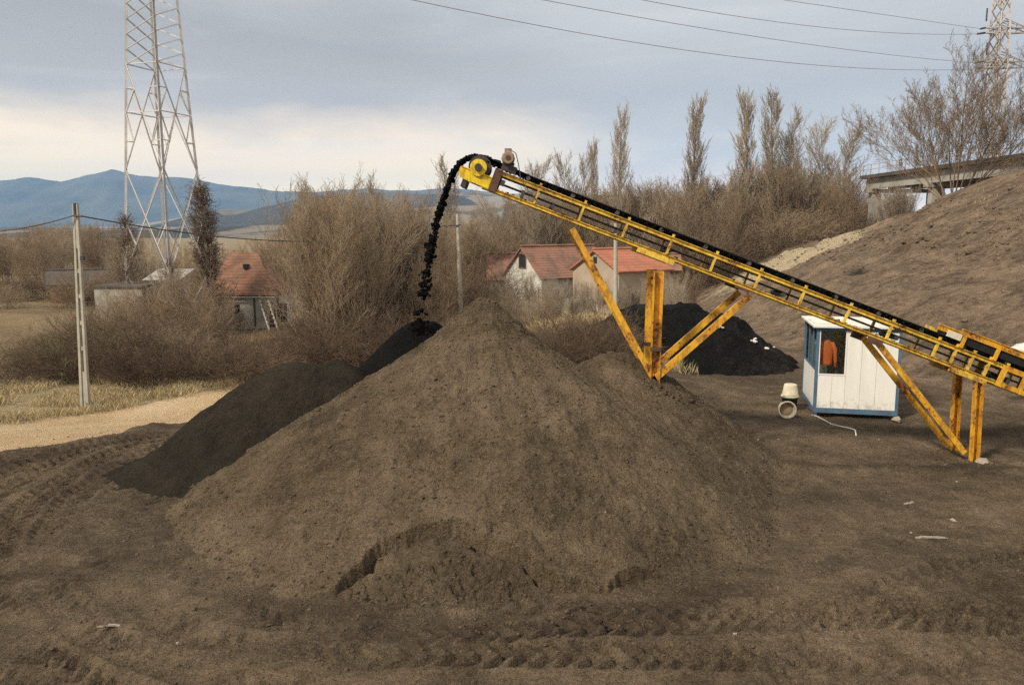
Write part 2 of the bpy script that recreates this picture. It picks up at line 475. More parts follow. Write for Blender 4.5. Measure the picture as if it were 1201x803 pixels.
class MB:
    def __init__(self):
        self.v, self.f, self.smooth = [], [], False

    def quad_box(self, o, ux, uy, uz):
        """box with a corner at o and three edge vectors"""
        o, ux, uy, uz = Vector(o), Vector(ux), Vector(uy), Vector(uz)
        b = len(self.v)
        for k in (0, 1):
            for (i, j) in ((0, 0), (1, 0), (1, 1), (0, 1)):
                self.v.append(o + ux * i + uy * j + uz * k)
        fs = [(0, 3, 2, 1), (4, 5, 6, 7), (0, 1, 5, 4), (1, 2, 6, 5), (2, 3, 7, 6), (3, 0, 4, 7)]
        if ux.cross(uy).dot(uz) < 0:
            fs = [tuple(reversed(q)) for q in fs]
        self.f += [tuple(b + i for i in q) for q in fs]
        return self

    def box(self, x0, x1, y0, y1, z0, z1):
        return self.quad_box((x0, y0, z0), (x1 - x0, 0, 0), (0, y1 - y0, 0), (0, 0, z1 - z0))

    def extrude(self, prof, a, b, up=(0, 0, 1), scale_end=1.0):
        """closed 2-D profile (side, up) swept from a to b"""
        a, b = Vector(a), Vector(b)
        d = (b - a).normalized()
        side = d.cross(Vector(up))
        if side.length < 1e-4:
            side = d.cross(Vector((0, 1, 0)))
        side.normalize()
        w = side.cross(d).normalized()
        n, s = len(prof), len(self.v)
        for p, k in ((a, 1.0), (b, scale_end)):
            for (u, h) in prof:
                self.v.append(p + side * u * k + w * h * k)
        for i in range(n):
            j = (i + 1) % n
            self.f.append((s + i, s + j, s + n + j, s + n + i))
        self.f.append(tuple(s + i for i in reversed(range(n))))
        self.f.append(tuple(s + n + i for i in range(n)))
        return self

    def beam(self, a, b, w, h, up=(0, 0, 1), scale_end=1.0):
        return self.extrude([(-w / 2, -h / 2), (w / 2, -h / 2), (w / 2, h / 2), (-w / 2, h / 2)], a, b, up, scale_end)

    def channel(self, a, b, w, h, t, up=(0, 0, 1), flip=1):
        """U-section: web on the outer side, flanges top and bottom"""
        p = [(-w / 2, -h / 2), (w / 2, -h / 2), (w / 2, -h / 2 + t), (-w / 2 + t, -h / 2 + t), (-w / 2 + t, h / 2 - t), (w / 2, h / 2 - t), (w / 2, h / 2), (-w / 2, h / 2)]
        return self.extrude([(x * flip, y) for x, y in p][::flip], a, b, up)

    def angle(self, a, b, w, t, up=(0, 0, 1)):
        p = [(-w / 2, -w / 2), (w / 2, -w / 2), (w / 2, -w / 2 + t), (-w / 2 + t, -w / 2 + t), (-w / 2 + t, w / 2), (-w / 2, w / 2)]
        return self.extrude(p, a, b, up)

    def tube(self, pts, r, n=8, cap=True):
        pts = [Vector(p) for p in pts]
        rs = r if isinstance(r, (list, tuple)) else [r] * len(pts)
        s = len(self.v)
        ref = None
        for i, p in enumerate(pts):
            d = (pts[min(i + 1, len(pts) - 1)] - pts[max(i - 1, 0)]).normalized()
            if ref is None:
                ref = d.cross(Vector((0, 0, 1)))
                if ref.length < 1e-3:
                    ref = d.cross(Vector((0, 1, 0)))
            x = (ref - d * ref.dot(d)).normalized()
            y = d.cross(x)
            for k in range(n):
                t = 2 * math.pi * k / n
                self.v.append(p + (x * math.cos(t) + y * math.sin(t)) * rs[i])
        for i in range(len(pts) - 1):
            for k in range(n):
                j = (k + 1) % n
                self.f.append((s + i * n + k, s + i * n + j, s + (i + 1) * n + j, s + (i + 1) * n + k))
        if cap:
            self.f.append(tuple(s + k for k in reversed(range(n))))
            self.f.append(tuple(s + (len(pts) - 1) * n + k for k in range(n)))
        return self

    def poly(self, pts):
        s = len(self.v)
        self.v += [Vector(p) for p in pts]
        self.f.append(tuple(range(s, s + len(pts))))
        return self

    def slab(self, pts, thick):
        """flat polygon given a thickness along its normal, downwards"""
        pts = [Vector(p) for p in pts]
        n = (pts[1] - pts[0]).cross(pts[2] - pts[0]).normalized()
        if n.z < 0:
            pts.reverse()
            n = -n
        s, k = len(self.v), len(pts)
        self.v += pts + [p - n * thick for p in pts]
        self.f.append(tuple(range(s, s + k)))
        self.f.append(tuple(s + k + i for i in reversed(range(k))))
        for i in range(k):
            j = (i + 1) % k
            self.f.append((s + j, s + i, s + k + i, s + k + j))
        return self

    def blob(self, c, r, rng, squash=0.8):
        """small lumpy stone"""
        t = (1 + 5 ** 0.5) / 2
        vs = [(-1, t, 0), (1, t, 0), (-1, -t, 0), (1, -t, 0), (0, -1, t), (0, 1, t), (0, -1, -t), (0, 1, -t), (t, 0, -1), (t, 0, 1), (-t, 0, -1), (-t, 0, 1)]
        fs = [(0, 11, 5), (0, 5, 1), (0, 1, 7), (0, 7, 10), (0, 10, 11), (1, 5, 9), (5, 11, 4), (11, 10, 2), (10, 7, 6), (7, 1, 8), (3, 9, 4), (3, 4, 2), (3, 2, 6), (3, 6, 8), (3, 8, 9), (4, 9, 5), (2, 4, 11), (6, 2, 10), (8, 6, 7), (9, 8, 1)]
        s = len(self.v)
        a = rng.random() * 6.28
        ca, sa = math.cos(a), math.sin(a)
        sx, sy = 0.7 + 0.6 * rng.random(), 0.7 + 0.6 * rng.random()
        for v in vs:
            k = r / 1.9 * (0.7 + 0.6 * rng.random())
            x, y, z = v[0] * k * sx, v[1] * k * sy, v[2] * k * squash
            self.v.append(Vector((c[0] + x * ca - y * sa, c[1] + x * sa + y * ca, c[2] + z)))
        self.f += [tuple(s + i for i in q) for q in fs]
        return self

    def build(self, name, mat, parent=None, smooth=False):
        off = Vector(parent_origin(parent)) if parent is not None else Vector((0, 0, 0))
        me = bpy.data.meshes.new(name)
        me.from_pydata([tuple(v - off) for v in self.v], [], self.f)
        if smooth:
            me.polygons.foreach_set('use_smooth', [True] * len(me.polygons))
        me.materials.append(mat)
        return link(name, me, parent)


def parent_origin(p):
    o = Vector((0, 0, 0))
    while p is not None:
        o = o + p.location
        p = p.parent
    return o


def link(name, me, parent=None):
    o = bpy.data.objects.new(name, me)
    COL.objects.link(o)
    if parent is not None:
        o.parent = parent
    return o


def tag(o, label=None, cat=None, group=None, kind=None):
    if label:
        o['label'] = label
    if cat:
        o['category'] = cat
    if group:
        o['group'] = group
    if kind:
        o['kind'] = kind
    return o


def empty(name, loc, label, cat, group=None):
    o = bpy.data.objects.new(name, None)
    COL.objects.link(o)
    o.location = loc
    o.empty_display_size = 0.2
    return tag(o, label, cat, group)


def array_mesh(name, V, F, mat, smooth=False):
    """V (n,3), F (m,k) int arrays"""
    me = bpy.data.meshes.new(name)
    V = np.ascontiguousarray(V, dtype=np.float32)
    F = np.ascontiguousarray(F, dtype=np.int32)
    me.vertices.add(len(V))
    me.vertices.foreach_set('co', V.ravel())
    m, k = F.shape
    me.loops.add(m * k)
    me.loops.foreach_set('vertex_index', F.ravel())
    me.polygons.add(m)
    me.polygons.foreach_set('loop_start', np.arange(0, m * k, k, dtype=np.int32))
    if smooth:
        me.polygons.foreach_set('use_smooth', np.ones(m, dtype=bool))
    me.update(calc_edges=True)
    me.materials.append(mat)
    return me


def grid_mesh(name, X, Y, Z, mat, keep=None, smooth=True):
    """tensor grid; X, Y, Z of shape (ny, nx)"""
    ny, nx = X.shape
    idx = np.arange(ny * nx).reshape(ny, nx)
    F = np.stack([idx[:-1, :-1], idx[:-1, 1:], idx[1:, 1:], idx[1:, :-1]], -1).reshape(-1, 4)
    V = np.stack([X, Y, Z], -1).reshape(-1, 3)
    if keep is not None:
        k = keep.reshape(-1)
        F = F[k[F].any(1)]
        used = np.zeros(len(V), bool)
        used[F.ravel()] = True
        remap = np.cumsum(used) - 1
        V, F = V[used], remap[F]
    return array_mesh(name, V, F, mat, smooth)


def set_color(me, name, rgba):
    a = me.color_attributes.new(name, 'FLOAT_COLOR', 'POINT')
    a.data.foreach_set('color', np.ascontiguousarray(rgba, dtype=np.float32).ravel())


# ------------------------------------------------------------------ terrain
ROAD_OLD = [(-24, 6), (-19.5, 13), (-16.2, 18.5), (-13.8, 22.6), (-10.6, 28.0), (-8.0, 33.0), (-6.2, 39), (-5.2, 48), (-5.0, 60)]
FOOT_Y = [-60, 0, 12, 20, 34, 50, 65, 85, 110]
FOOT_X = [17, 16.5, 15.5, 14.2, 10.6, 10.0, 13.2, 17, 22]
CAP_Y = [-60, 20, 45, 58, 72, 85, 102, 130]
CAP_Z = [10.5, 10.3, 9.3, 7.9, 5.8, 3.0, 0.4, 0]


def base_height(x, y):
    left = sstep(3.0, -5.0, x - 0.06 * (y - 20))
    drop = -1.75 * sstep(16.5, 29, y) * left
    dropr = -1.7 * sstep(36, 66, y) * (1 - left)
    h = drop + dropr - 1.2 * sstep(70, 240, y)
    fx = np.interp(y, FOOT_Y, FOOT_X)
    cap = np.interp(y, CAP_Y, CAP_Z)
    wob = fbm(x * 0.09 + 3, y * 0.09, 3, 41) * 1.2
    e = np.clip((x - fx + wob) * 0.47, 0, None)
    e = np.where(e < 0.8, e * e / 1.6, e - 0.4)
    e = cap - np.log1p(np.exp(np.clip((cap - e) * 2.2, -30, 30))) / 2.2 + np.log1p(np.exp(-cap * 2.2)) / 2.2
    rough = sstep(0.2, 1.5, e)
    mid = np.exp(-((e - 4.6) / 1.6) ** 2)
    e = e + rough * (0.4 * fbm(x * 0.25, y * 0.25, 3, 43) + 0.10 * fbm(x * 0.2 + y * 0.10, (y - x * 0.55) * 0.5, 5, 45, 0.65) + (0.10 + 0.28 * mid) * fbm(x * 1.4, y * 1.4, 4, 44))
    bank = 0.5 * np.exp(-(((x - 3.2) / 2.6) ** 2 + ((y - 24.5) / 2.8) ** 2))
    berm = 0.75 * np.exp(-(((x - 14.2) / 1.8) ** 2 + ((y - 18.8) / 0.8) ** 2))
    return h + e + bank + berm


def base_hit(px, py):
    d = ray(px, py)
    t = np.linspace(6, 90, 4200)
    k = int(np.argmax(CAM_Z + d[2] * t <= base_height(d[0] * t, d[1] * t)))
    return d[0] * t[k], d[1] * t[k]


ROAD = [base_hit(*q) for q in ((0, 513), (135, 494), (262, 475), (335, 458), (400, 437), (450, 422))]
ROAD = [(2 * ROAD[0][0] - ROAD[1][0] - 9, ROAD[0][1] - 10), (ROAD[0][0] - 3.2, ROAD[0][1] - 3.0)] + ROAD + [(ROAD[-1][0] + 1, ROAD[-1][1] + 9), (ROAD[-1][0] + 1, ROAD[-1][1] + 24)]
print('ROAD', [(round(a, 1), round(b, 1)) for a, b in ROAD])
HC = (-0.52, 15.2)        # big heap: centre


def tracks(x, y):
    """wheel ruts with lug prints pressed into the yard"""
    h = np.zeros_like(x)
    r = np.hypot(x - HC[0], y - HC[1])
    th = np.arctan2(y - HC[1], x - HC[0])
    fade = 0.9 * fbm(x * 0.45, y * 0.45, 3, 91) + 0.4 * fbm(x * 1.7, y * 1.7, 3, 92)
    wv = fbm(x * 1.3, y * 1.3, 3, 93)
    runs = []
    for rad, ph in ((6.2, 0.0), (6.85, 0.4), (7.5, 0.2), (8.15, 1.7), (8.8, 1.3), (9.45, 0.8), (10.1, 2.0), (10.8, 0.5)):
        wav = rad + 0.10 * np.sin(th * 3 + ph * 4)
        runs.append((r - wav, th * rad, ((th < -1.75) | (th > 2.6)) * sstep(-1.2, -2.6, x)))
    for cy, sl, ph in ((9.15, 0.03, 0.0), (9.9, -0.02, 0.6), (8.45, 0.015, 0.3)):
        runs.append((y - cy - sl * x - 0.16 * np.sin(x * 0.5 + ph * 5), x, 0.85 * sstep(-2.6, -1.2, x)))
    for cx, cy, rad in ((9.5, 4.0, 6.2), (9.5, 4.0, 7.7), (16, 6, 8.2)):
        rr = np.hypot(x - cx, y - cy)
        runs.append((rr - rad, np.arctan2(y - cy, x - cx) * rad, 0.7))
    for d, s, m in runs:
        w = 0.24
        inside = sstep(w + 0.05, w - 0.05, np.abs(d)) * m
        lug = np.sin((s + 0.07 * wv) * 2 * math.pi / 0.25 + np.abs(d) * 21)
        shoulder = np.exp(-((np.abs(d) - w - 0.08) / 0.07) ** 2) * m
        k = np.clip(0.75 + 1.5 * fade, 0.05, 1.3)
        h += (-0.025 * inside + 0.05 * inside * np.clip(lug * 2.2, -1, 1) + 0.035 * shoulder) * k
    global LAST_TRACK
    LAST_TRACK = h
    return h


def ground_height(x, y, detail=True):
    h = base_height(x, y)
    if detail:
        near = sstep(70, 20, y) * sstep(40, 20, np.abs(x))
        yard = sstep(2.0, 4.0, poly_dist(x, y, ROAD)[0])
        h = h + near * (0.055 * fbm(x * 0.7, y * 0.7, 4, 5) + (0.022 + 0.02 * yard) * fbm(x * 3.2, y * 3.2, 4, 6))
        h = h + near * yard * tracks(x, y) * sstep(24, 17, y)
        f1, bd, cid = cells(x * 5.5, y * 5.5, 7)
        h = h + near * yard * 0.022 * np.clip(1 - f1 * 2.2, 0, 1) * (cid > 0.55)
        # low ridge right of the heap; its line is coloured dark
        d, s, _ = poly_dist(x, y, [(4.4, 16.2), (6.2, 15.9), (9.3, 15.75), (13.5, 15.6)])
        h = h + near * 0.10 * np.exp(-(d / 0.14) ** 2) * (0.8 + 0.8 * fbm(x * 2, y * 2, 2, 15))
        # shallow rut beside the road
        dr, s, side = poly_dist(x, y, ROAD)
        h = h + near * 0.16 * np.exp(-((dr - 2.75) / 0.3) ** 2) * (0.6 + fbm(x * 0.8, y * 0.8, 3, 16))
    far = sstep(150, 500, np.hypot(x, y))
    return h + far * 2.0 * fbm(x * 0.004, y * 0.004, 3, 9) - far * 3


def gz(x, y):
    return float(ground_height(np.array([float(x)]), np.array([float(y)]), False)[0])


def axis(parts):
    return np.unique(np.concatenate(parts))


def grow_axis(a, b, s0, k):
    out, x, s = [], a, s0
    while abs(x) < abs(b):
        x += s
        s *= k
        out.append(x)
    return np.array(out)


gx = axis([np.arange(-9.5, 11.5, 0.055), grow_axis(11.5, 6500, 0.06, 1.06), grow_axis(-9.5, -6500, -0.06, 1.06)])
gy = axis([np.arange(7.8, 19.0, 0.055), grow_axis(19.0, 7000, 0.06, 1.03), 7.8 - grow_axis(0, 300, 0.15, 1.25)])
GX, GY = np.meshgrid(gx, gy)
GZ = ground_height(GX, GY)
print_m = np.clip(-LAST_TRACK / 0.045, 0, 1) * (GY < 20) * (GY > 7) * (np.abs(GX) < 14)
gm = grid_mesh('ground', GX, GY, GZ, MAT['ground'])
dr, ds, dside = poly_dist(GX, GY, ROAD)
road_m = sstep(3.1, 1.9, dr)
grass_m = np.maximum(sstep(1.5, 3.2, dr) * (dside > 0), sstep(31, 40, GY)) * sstep(5, 8, GY)
bank_side = sstep(-0.6, 0.6, GX - np.interp(GY, FOOT_Y, FOOT_X))
grass_m = grass_m * (1 - sstep(3, 7, GX) * sstep(60, 40, GY)) * (1 - bank_side)
grass_m = np.maximum(grass_m, 0.55 * np.exp(-(((GX - 2.2) / 1.6) ** 2 + ((GY - 24) / 1.6) ** 2)))
dark_m = np.zeros_like(GX)
for (cx, cy, rx, ry, k) in ((-7.4, 15.4, 1.6, 1.4, .9), (-5.0, 11.5, 2.6, 1.5, .62), (6.3, 14.2, 2.0, 1.2, .62), (10, 18.8, 3.2, 0.9, .8), (7, 26.3, 4.5, 2.2, .85),
                            (14, 18.5, 2.5, 1.0, .95), (5.0, 11.3, 1.8, .5, .6), (8.8, 20.3, 1.9, .9, .85), (0, 12, 6, 2.2, .5), (3, 19.5, 6, 2.5, .55)):
    dark_m = np.maximum(dark_m, k * np.exp(-(((GX - cx) / rx) ** 2 + ((GY - cy) / ry) ** 2)))
db, _, _ = poly_dist(GX, GY, [(4.4, 16.2), (6.2, 15.9), (9.3, 15.75), (13.5, 15.6)])
dark_m = np.maximum(dark_m, 0.95 * np.exp(-(db / 0.16) ** 2))
rh_ = np.hypot(GX - HC[0], GY - HC[1])
dark_m = np.maximum(dark_m, 0.62 * np.exp(-((rh_ - 5.9) / 0.6) ** 2) * (GX < 3))
dark_m = np.clip(dark_m + 0.35 * print_m, 0, 1)  # print hollows darkened: damp soil, and shade painted into the colour
dark_m = np.maximum(dark_m, 0.75 * np.exp(-((dr - 3.4) / 0.5) ** 2) * (dside < 0) * (GY < 30))
dark_m = np.maximum(dark_m, 0.62 * np.exp(-(((GX - 17.0) / 1.3) ** 2 + ((GY - 40) / 2.6) ** 2)))
one = np.ones_like(GX)
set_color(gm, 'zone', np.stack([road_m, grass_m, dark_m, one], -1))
sand_m = 1.1 * np.exp(-(((GX - 22.0) / 6.0) ** 2 + ((GY - 64.5) / 9.0) ** 2))
top_grass = 0.0 * GX
field_m = sstep(38, 50, GY) * sstep(-9, -14, GX) + sstep(90, 130, GY)
set_color(gm, 'zone_two', np.stack([bank_side * sstep(110, 90, GY), sand_m, np.clip(field_m, 0, 1), one], -1))
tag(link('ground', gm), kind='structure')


# ------------------------------------------------------------------ the heaps
def line_at(pts, x):
    px = [p[0] for p in pts]
    return np.interp(x, px, [p[1] for p in pts])


def cone(x, y, c, H, s, a=0.12, stretch=None):
    if stretch is None:
        r = np.hypot(x - c[0], y - c[1])
    else:
        r = poly_dist(x, y, stretch)[0]
    return H + s * a - s * np.sqrt(r * r + a * a), r


PROF_R = np.linspace(0, 9, 181)
_pf = np.interp(PROF_R, [0, 0.2, 1, 2, 3, 4.5, 5.4, 6.5, 9], [0, 0.09, 0.80, 1.48, 2.06, 2.90, 3.47, 4.2, 5.8])
PROF_F = np.convolve(np.pad(_pf, 6, mode='reflect', reflect_type='odd'), np.ones(13) / 13, 'valid')
PROF_F = np.where(PROF_R < 0.35, _pf, PROF_F)

# edge of the slumped scoop at the front of the big heap, from the photograph, dropped on to the cone
SCARP_PX = [(300, 712), (355, 702), (390, 690), (415, 662), (432, 645), (445, 631), (470, 622), (488, 613), (520, 609), (552, 612), (566, 622), (600, 632), (612, 640), (632, 652), (648, 668), (672, 674), (700, 678),
            (712, 684), (726, 672), (760, 670), (778, 668), (795, 674), (815, 690)]
SCARP = []
for px, py in SCARP_PX:
    d = ray(px, py)
    for t in np.linspace(8, 16, 1600):
        q = np.array([0, 0, CAM_Z]) + d * t
        hh = max(3.52 - float(np.interp(math.hypot(q[0] - HC[0], q[1] - HC[1]), PROF_R, PROF_F)), 0)
        if q[2] <= hh:
            break
    SCARP.append((q[0], q[1]))


def heap_height(x, y):
    r = np.hypot(x - HC[0], y - HC[1])
    c1 = 3.52 - np.interp(r, PROF_R, PROF_F)
    th = np.arctan2(y - HC[1], x - HC[0])
    big = 0.16 * fbm(np.cos(th) * 2.2 + 4, np.sin(th) * 2.2 + r * 0.10, 3, 21) * np.clip(r / 2, 0, 1)
    c2, r2 = cone(x, y, (2.2, 16.95), 2.2, 0.74, 0.55)
    g = smax(c1 + big, c2, 0.25)
    # downslope runnels
    g = g + 0.05 * fbm(th * 8 + fbm(x, y, 2, 3) * 1.1, r * 0.9, 5, 23, 0.65) * np.clip(r / 1.5, 0, 1)
    f1h, bdh, cidh = cells(x * 5.0 + 0.8 * fbm(x * 2, y * 2, 2, 26), y * 5.0, 27)
    patch = sstep(-0.15, 0.3, fbm(x * 0.9, y * 0.9, 3, 28))
    g = g + 0.075 * fbm(x * 1.8, y * 1.8, 5, 24, 0.6) + 0.03 * fbm(x * 8, y * 8, 3, 25) + patch * (cidh > 0.5) * 0.05 * np.clip(1 - f1h * 1.9, 0, 1)
    # old slip line on the left face
    sl, s_, sd = poly_dist(x, y, [(-1.05, 13.95), (-1.35, 13.3), (-1.75, 12.8), (-2.2, 12.55)])
    g = g - 0.055 * sstep(0.0, 0.03, sl) * np.exp(-(sl / 0.35) ** 2) * (sd < 0)
    # scooped and slumped front
    dist, al, sd_ = poly_dist(x, y, SCARP)
    dd = np.where(sd_ < 0, dist, -dist) + 0.12 * fbm(x * 2.6, y * 2.6 + 3, 6, 31, 0.62) + 0.02 * fbm(x * 14, y * 14, 2, 32)
    below = (x > SCARP[0][0] + 0.02) & (x < SCARP[-1][0] - 0.02) & (y < np.interp(x, [p[0] for p in SCARP], [p[1] for p in SCARP]) + 0.3)
    inside = (dd > 0) & below
    depth = np.interp(x, [SCARP[0][0], -2.2, -1.6, -0.6, 0.2, 0.9, 1.9, SCARP[-1][0]], [0.0, 0.08, 0.14, 0.16, 0.16, 0.15, 0.13, 0.0])
    wx, wy = x + 0.25 * fbm(x * 2.4, y * 2.4, 3, 33), y + 0.2 * fbm(x * 2.4 + 9, y * 2.4, 3, 38)
    f1, bd, cid = cells(wx * 3.6, wy * 4.6, 34)
    f1b, bdb, cidb = cells(wx * 9.0, wy * 10.0, 35)
    f1c, bdc, cidc = cells(wx * 20.0, wy * 20.0, 36)
    crumble = sstep(0.22, 0.42, dd + 0.25 * fbm(x * 1.5, y * 1.5, 3, 39)) * sstep(1.45, 0.8, dd)
    blocks = crumble * (0.08 * (cid - 0.5) * sstep(0.0, 0.10, bd) - 0.05 * sstep(0.08, 0.0, bd) + 0.06 * (cidb - 0.45) * sstep(0.0, 0.12, bdb) + 0.045 * (cidc - 0.4))
    keep_up = np.exp(-(np.clip(dd, 0, None) / 1.1) ** 2)
    crack = np.exp(-((dd - 0.06) / 0.035) ** 2) * (0.5 + 0.9 * np.clip(fbm(x * 2.2, y * 2.2, 3, 37) + 0.4, 0, 1))
    soft = sstep(0.0, 0.05, dd)
    g = np.where(inside, g - depth * keep_up * soft - 0.20 * crack * np.clip(depth * 14, 0, 1) * sstep(0.0, 0.03, dd) + np.clip(depth * 12, 0, 1) * blocks, g)
    lip = np.where((~inside) & below & (dd > -0.10), 0.015, 0)
    g = g + lip * np.clip(depth * 5, 0, 1)
    dd = np.where(below, dd, -9.0)
    global LAST_DD, LAST_DEPTH
    LAST_DD, LAST_DEPTH = dd, depth
    return g, r


def heap_obj(name, x0, x1, y0, y1, step, fn, mat, toe=0.3):
    X, Y = np.meshgrid(np.arange(x0, x1, step), np.arange(y0, y1, step))
    g = fn(X, Y)
    base = ground_height(X, Y)
    top = smax(g, base - 0.10, toe)
    Z = np.where(g > base - 1.2, top, base - 0.12)
    keep = Z > base - 0.06
    return grid_mesh(name, X, Y, Z, mat, keep)


X, Y = np.meshgrid(axis([np.arange(-7.6, -3.1, 0.045), np.arange(-3.1, 2.6, 0.02), np.arange(2.6, 7.4, 0.045)]),
                   axis([np.arange(8.4, 9.9, 0.04), np.arange(9.9, 12.5, 0.02), np.arange(12.5, 22.2, 0.045)]))
g, _ = heap_height(X, Y)
base = ground_height(X, Y)
top = smax(g, base - 0.06, 0.16)
Z = np.where(g > base - 1.2, top, base - 0.12)
lipm = np.exp(-(np.clip(-LAST_DD, 0, None) / 0.09) ** 2) * (LAST_DD <= 0.0) * np.clip(LAST_DEPTH * 4, 0, 1)
Y2_ = Y - 0.02 * lipm * (0.4 + 1.2 * vnoise(X * 2.5, Y * 2.5, 88))
m = grid_mesh('soil_heap', X, Y2_, Z, MAT['heap'])
damp = sstep(0.0, 0.1, LAST_DD) * sstep(2.0, 1.1, LAST_DD) * np.clip(LAST_DEPTH * 4, 0, 1)
crest = np.exp(-((np.hypot(X - HC[0], Y - HC[1])) / 1.0) ** 2)
set_color(m, 'zone', np.stack([damp, crest, damp * 0, damp * 0 + 1], -1))
tag(link('soil_heap', m), 'big conical heap of brown soil with a slumped scoop at its foot', 'soil heap')


def left_heap(x, y):
    g, r = cone(x, y, None, 1.97, 0.76, 0.30, [(-4.85, 16.8), (-4.2, 16.95), (-3.7, 17.0)])
    th = np.arctan2(y - 18, x + 4.4)
    g = g + 0.12 * fbm(np.cos(th) * 2, np.sin(th) * 2, 3, 51) * np.clip(r, 0, 1)
    g = g + 0.07 * fbm(th * 8, r * 0.6, 4, 52) * np.clip(r / 1.2, 0, 1) + 0.08 * fbm(x * 2.4, y * 2.4, 4, 53) + 0.03 * fbm(x * 9, y * 9, 3, 54)
    # tongue running out to the left
    t = 0.33 - 0.30 * poly_dist(x, y, [(-6.0, 16.3), (-6.8, 15.8)])[0]
    return smax(g, t + 0.05 * fbm(x * 3, y * 3, 3, 55), 0.2)


m = heap_obj('compost_heap', -10.4, -0.3, 13.4, 22.4, 0.05, left_heap, MAT['dark_heap'], 0.25)
tag(link('compost_heap', m), 'dark grey-brown heap left of the big soil heap, flat on top', 'soil heap')


def fresh_heap(x, y):
    g, r = cone(x, y, None, 2.78, 1.0, 0.30, [(-2.12, 17.75), (-1.8, 17.7)])
    return g + 0.03 * fbm(x * 3.0, y * 3.0, 4, 61) + 0.012 * fbm(x * 10, y * 10, 3, 62)


m = heap_obj('fresh_soil_heap', -6.2, 2.0, 13.6, 21.2, 0.05, fresh_heap, MAT['black'], 0.15)
tag(link('fresh_soil_heap', m), 'jet black heap of fresh material where the falling stream lands', 'soil heap')


def debris_heap(x, y):
    a, r = cone(x, y, None, 2.05, 0.85, 0.9, [(4.6, 29.5), (6.2, 29.5)])
    b, r2 = cone(x, y, None, 1.75, 0.8, 0.9, [(6.6, 29.0), (7.2, 29.0)])
    g = smax(a, b, 0.3)
    f1, bd, cid = cells(x * 2.2, y * 2.2, 71)
    return g + 0.20 * fbm(x * 1.1, y * 1.1, 4, 72) + 0.22 * (cid - 0.5) * sstep(0, 0.2, bd) + 0.06 * fbm(x * 6, y * 6, 3, 73)


m = heap_obj('debris_heap', 1.0, 13.0, 25.0, 33.5, 0.09, debris_heap, MAT['debris'], 0.15)
tag(link('debris_heap', m), 'low black heap of wet debris behind the conveyor legs', 'debris heap')

# loose clods lying round the yard
mb = MB()
rc = random.Random(3)
n_made = 0
while n_made < 15000:
    x, y = rc.uniform(-11, 13), 7.6 + 14 * rc.random() ** 1.5
    k_ = rc.random()
    if k_ < 0.55:
        a = rc.uniform(-3.3, 0.3)
        rr = 5.3 + abs(rc.gauss(0, 0.45)) if k_ < 0.2 else 5.4 * rc.random() ** 0.6
        x, y = HC[0] + rr * math.cos(a), HC[1] + rr * math.sin(a)
    size = 0.006 + 0.028 * rc.random() ** 4
    mb.blob((x, y, 0), size, rc, 0.7)
    n_made += 1
for fx_, fy_ in ((9.3, 16.2), (9.3, 17.1), (3.0, 16.1), (9.2, 16.25)):
    for i in range(70):
        mb.blob((fx_ + rc.gauss(0, 0.22), fy_ + rc.gauss(-0.05, 0.16), 0), 0.015 + 0.06 * rc.random() ** 3, rc, 0.7)
V = np.array([tuple(v) for v in mb.v])
cen = V.reshape(-1, 12, 3).mean(1)
hz = ground_height(cen[:, 0], cen[:, 1])
hh, _ = heap_height(cen[:, 0], cen[:, 1])
lift = np.where(hh > hz - 0.15, smax(hh, hz - 0.06, 0.16), hz)
V[:, 2] += np.repeat(lift, 12)
cm = array_mesh('soil_clods', V, np.array(mb.f), MAT['clod'])
tag(link('soil_clods', cm), 'small clods of soil strewn over the yard', 'clods', kind='stuff')
# crumbs and rubble on the right bank
mb = MB()
for i in range(4200):
    y = rc.uniform(20, 74)
    fx = float(np.interp(y, FOOT_Y, FOOT_X))
    x = fx + (rc.uniform(0.5, 17) if rc.random() < 0.35 else rc.gauss(11, 2.2))
    mb.blob((x, y, 0), 0.03 + 0.12 * rc.random() ** 7, rc, 0.7)
V = np.array([tuple(v) for v in mb.v])
cen = V.reshape(-1, 12, 3).mean(1)
V[:, 2] += np.repeat(ground_height(cen[:, 0], cen[:, 1]), 12)
tag(link('bank_rubble', array_mesh('bank_rubble', V, np.array(mb.f), mat_soil('rubble', (0.13, 0.093, 0.062, 1), (0.23, 0.17, 0.115, 1), (0.38, 0.3, 0.21, 1), 1))),
    'clods and stones strewn over the brown embankment', 'rubble', kind='stuff')

# ------------------------------------------------------------------ conveyor
YN, YF = 16.3, 17.1
cv = empty('belt_conveyor', (P(1142, 547, YN).x, YN, 0), 'long rusty yellow belt conveyor sloping up over the soil heap', 'conveyor')
A_top, B_top = P(587, 203, YN), P(1180, 431, YN)
u = (B_top - A_top).normalized()                 # along the frame, head to tail
w = Vector((-u.z, 0, u.x)) * (1 if u.x > 0 else -1)   # square to it, upwards
if w.z < 0:
    w = -w
GAPH = (A_top - P(579, 223, YN)).dot(w)
A0 = A_top


def F(s, h, Y=YN):
    """s along the conveyor from the head end, h above the bottom rail"""
    return Vector((A0.x + u.x * s + w.x * (h - GAPH), Y, A0.z + u.z * s + w.z * (h - GAPH)))


def sx(px):
    """distance along for a photograph column on the near top rail"""
    py = 203 + (px - 587) * 0.3845
    return (P(px, py, YN) - A0).dot(u)


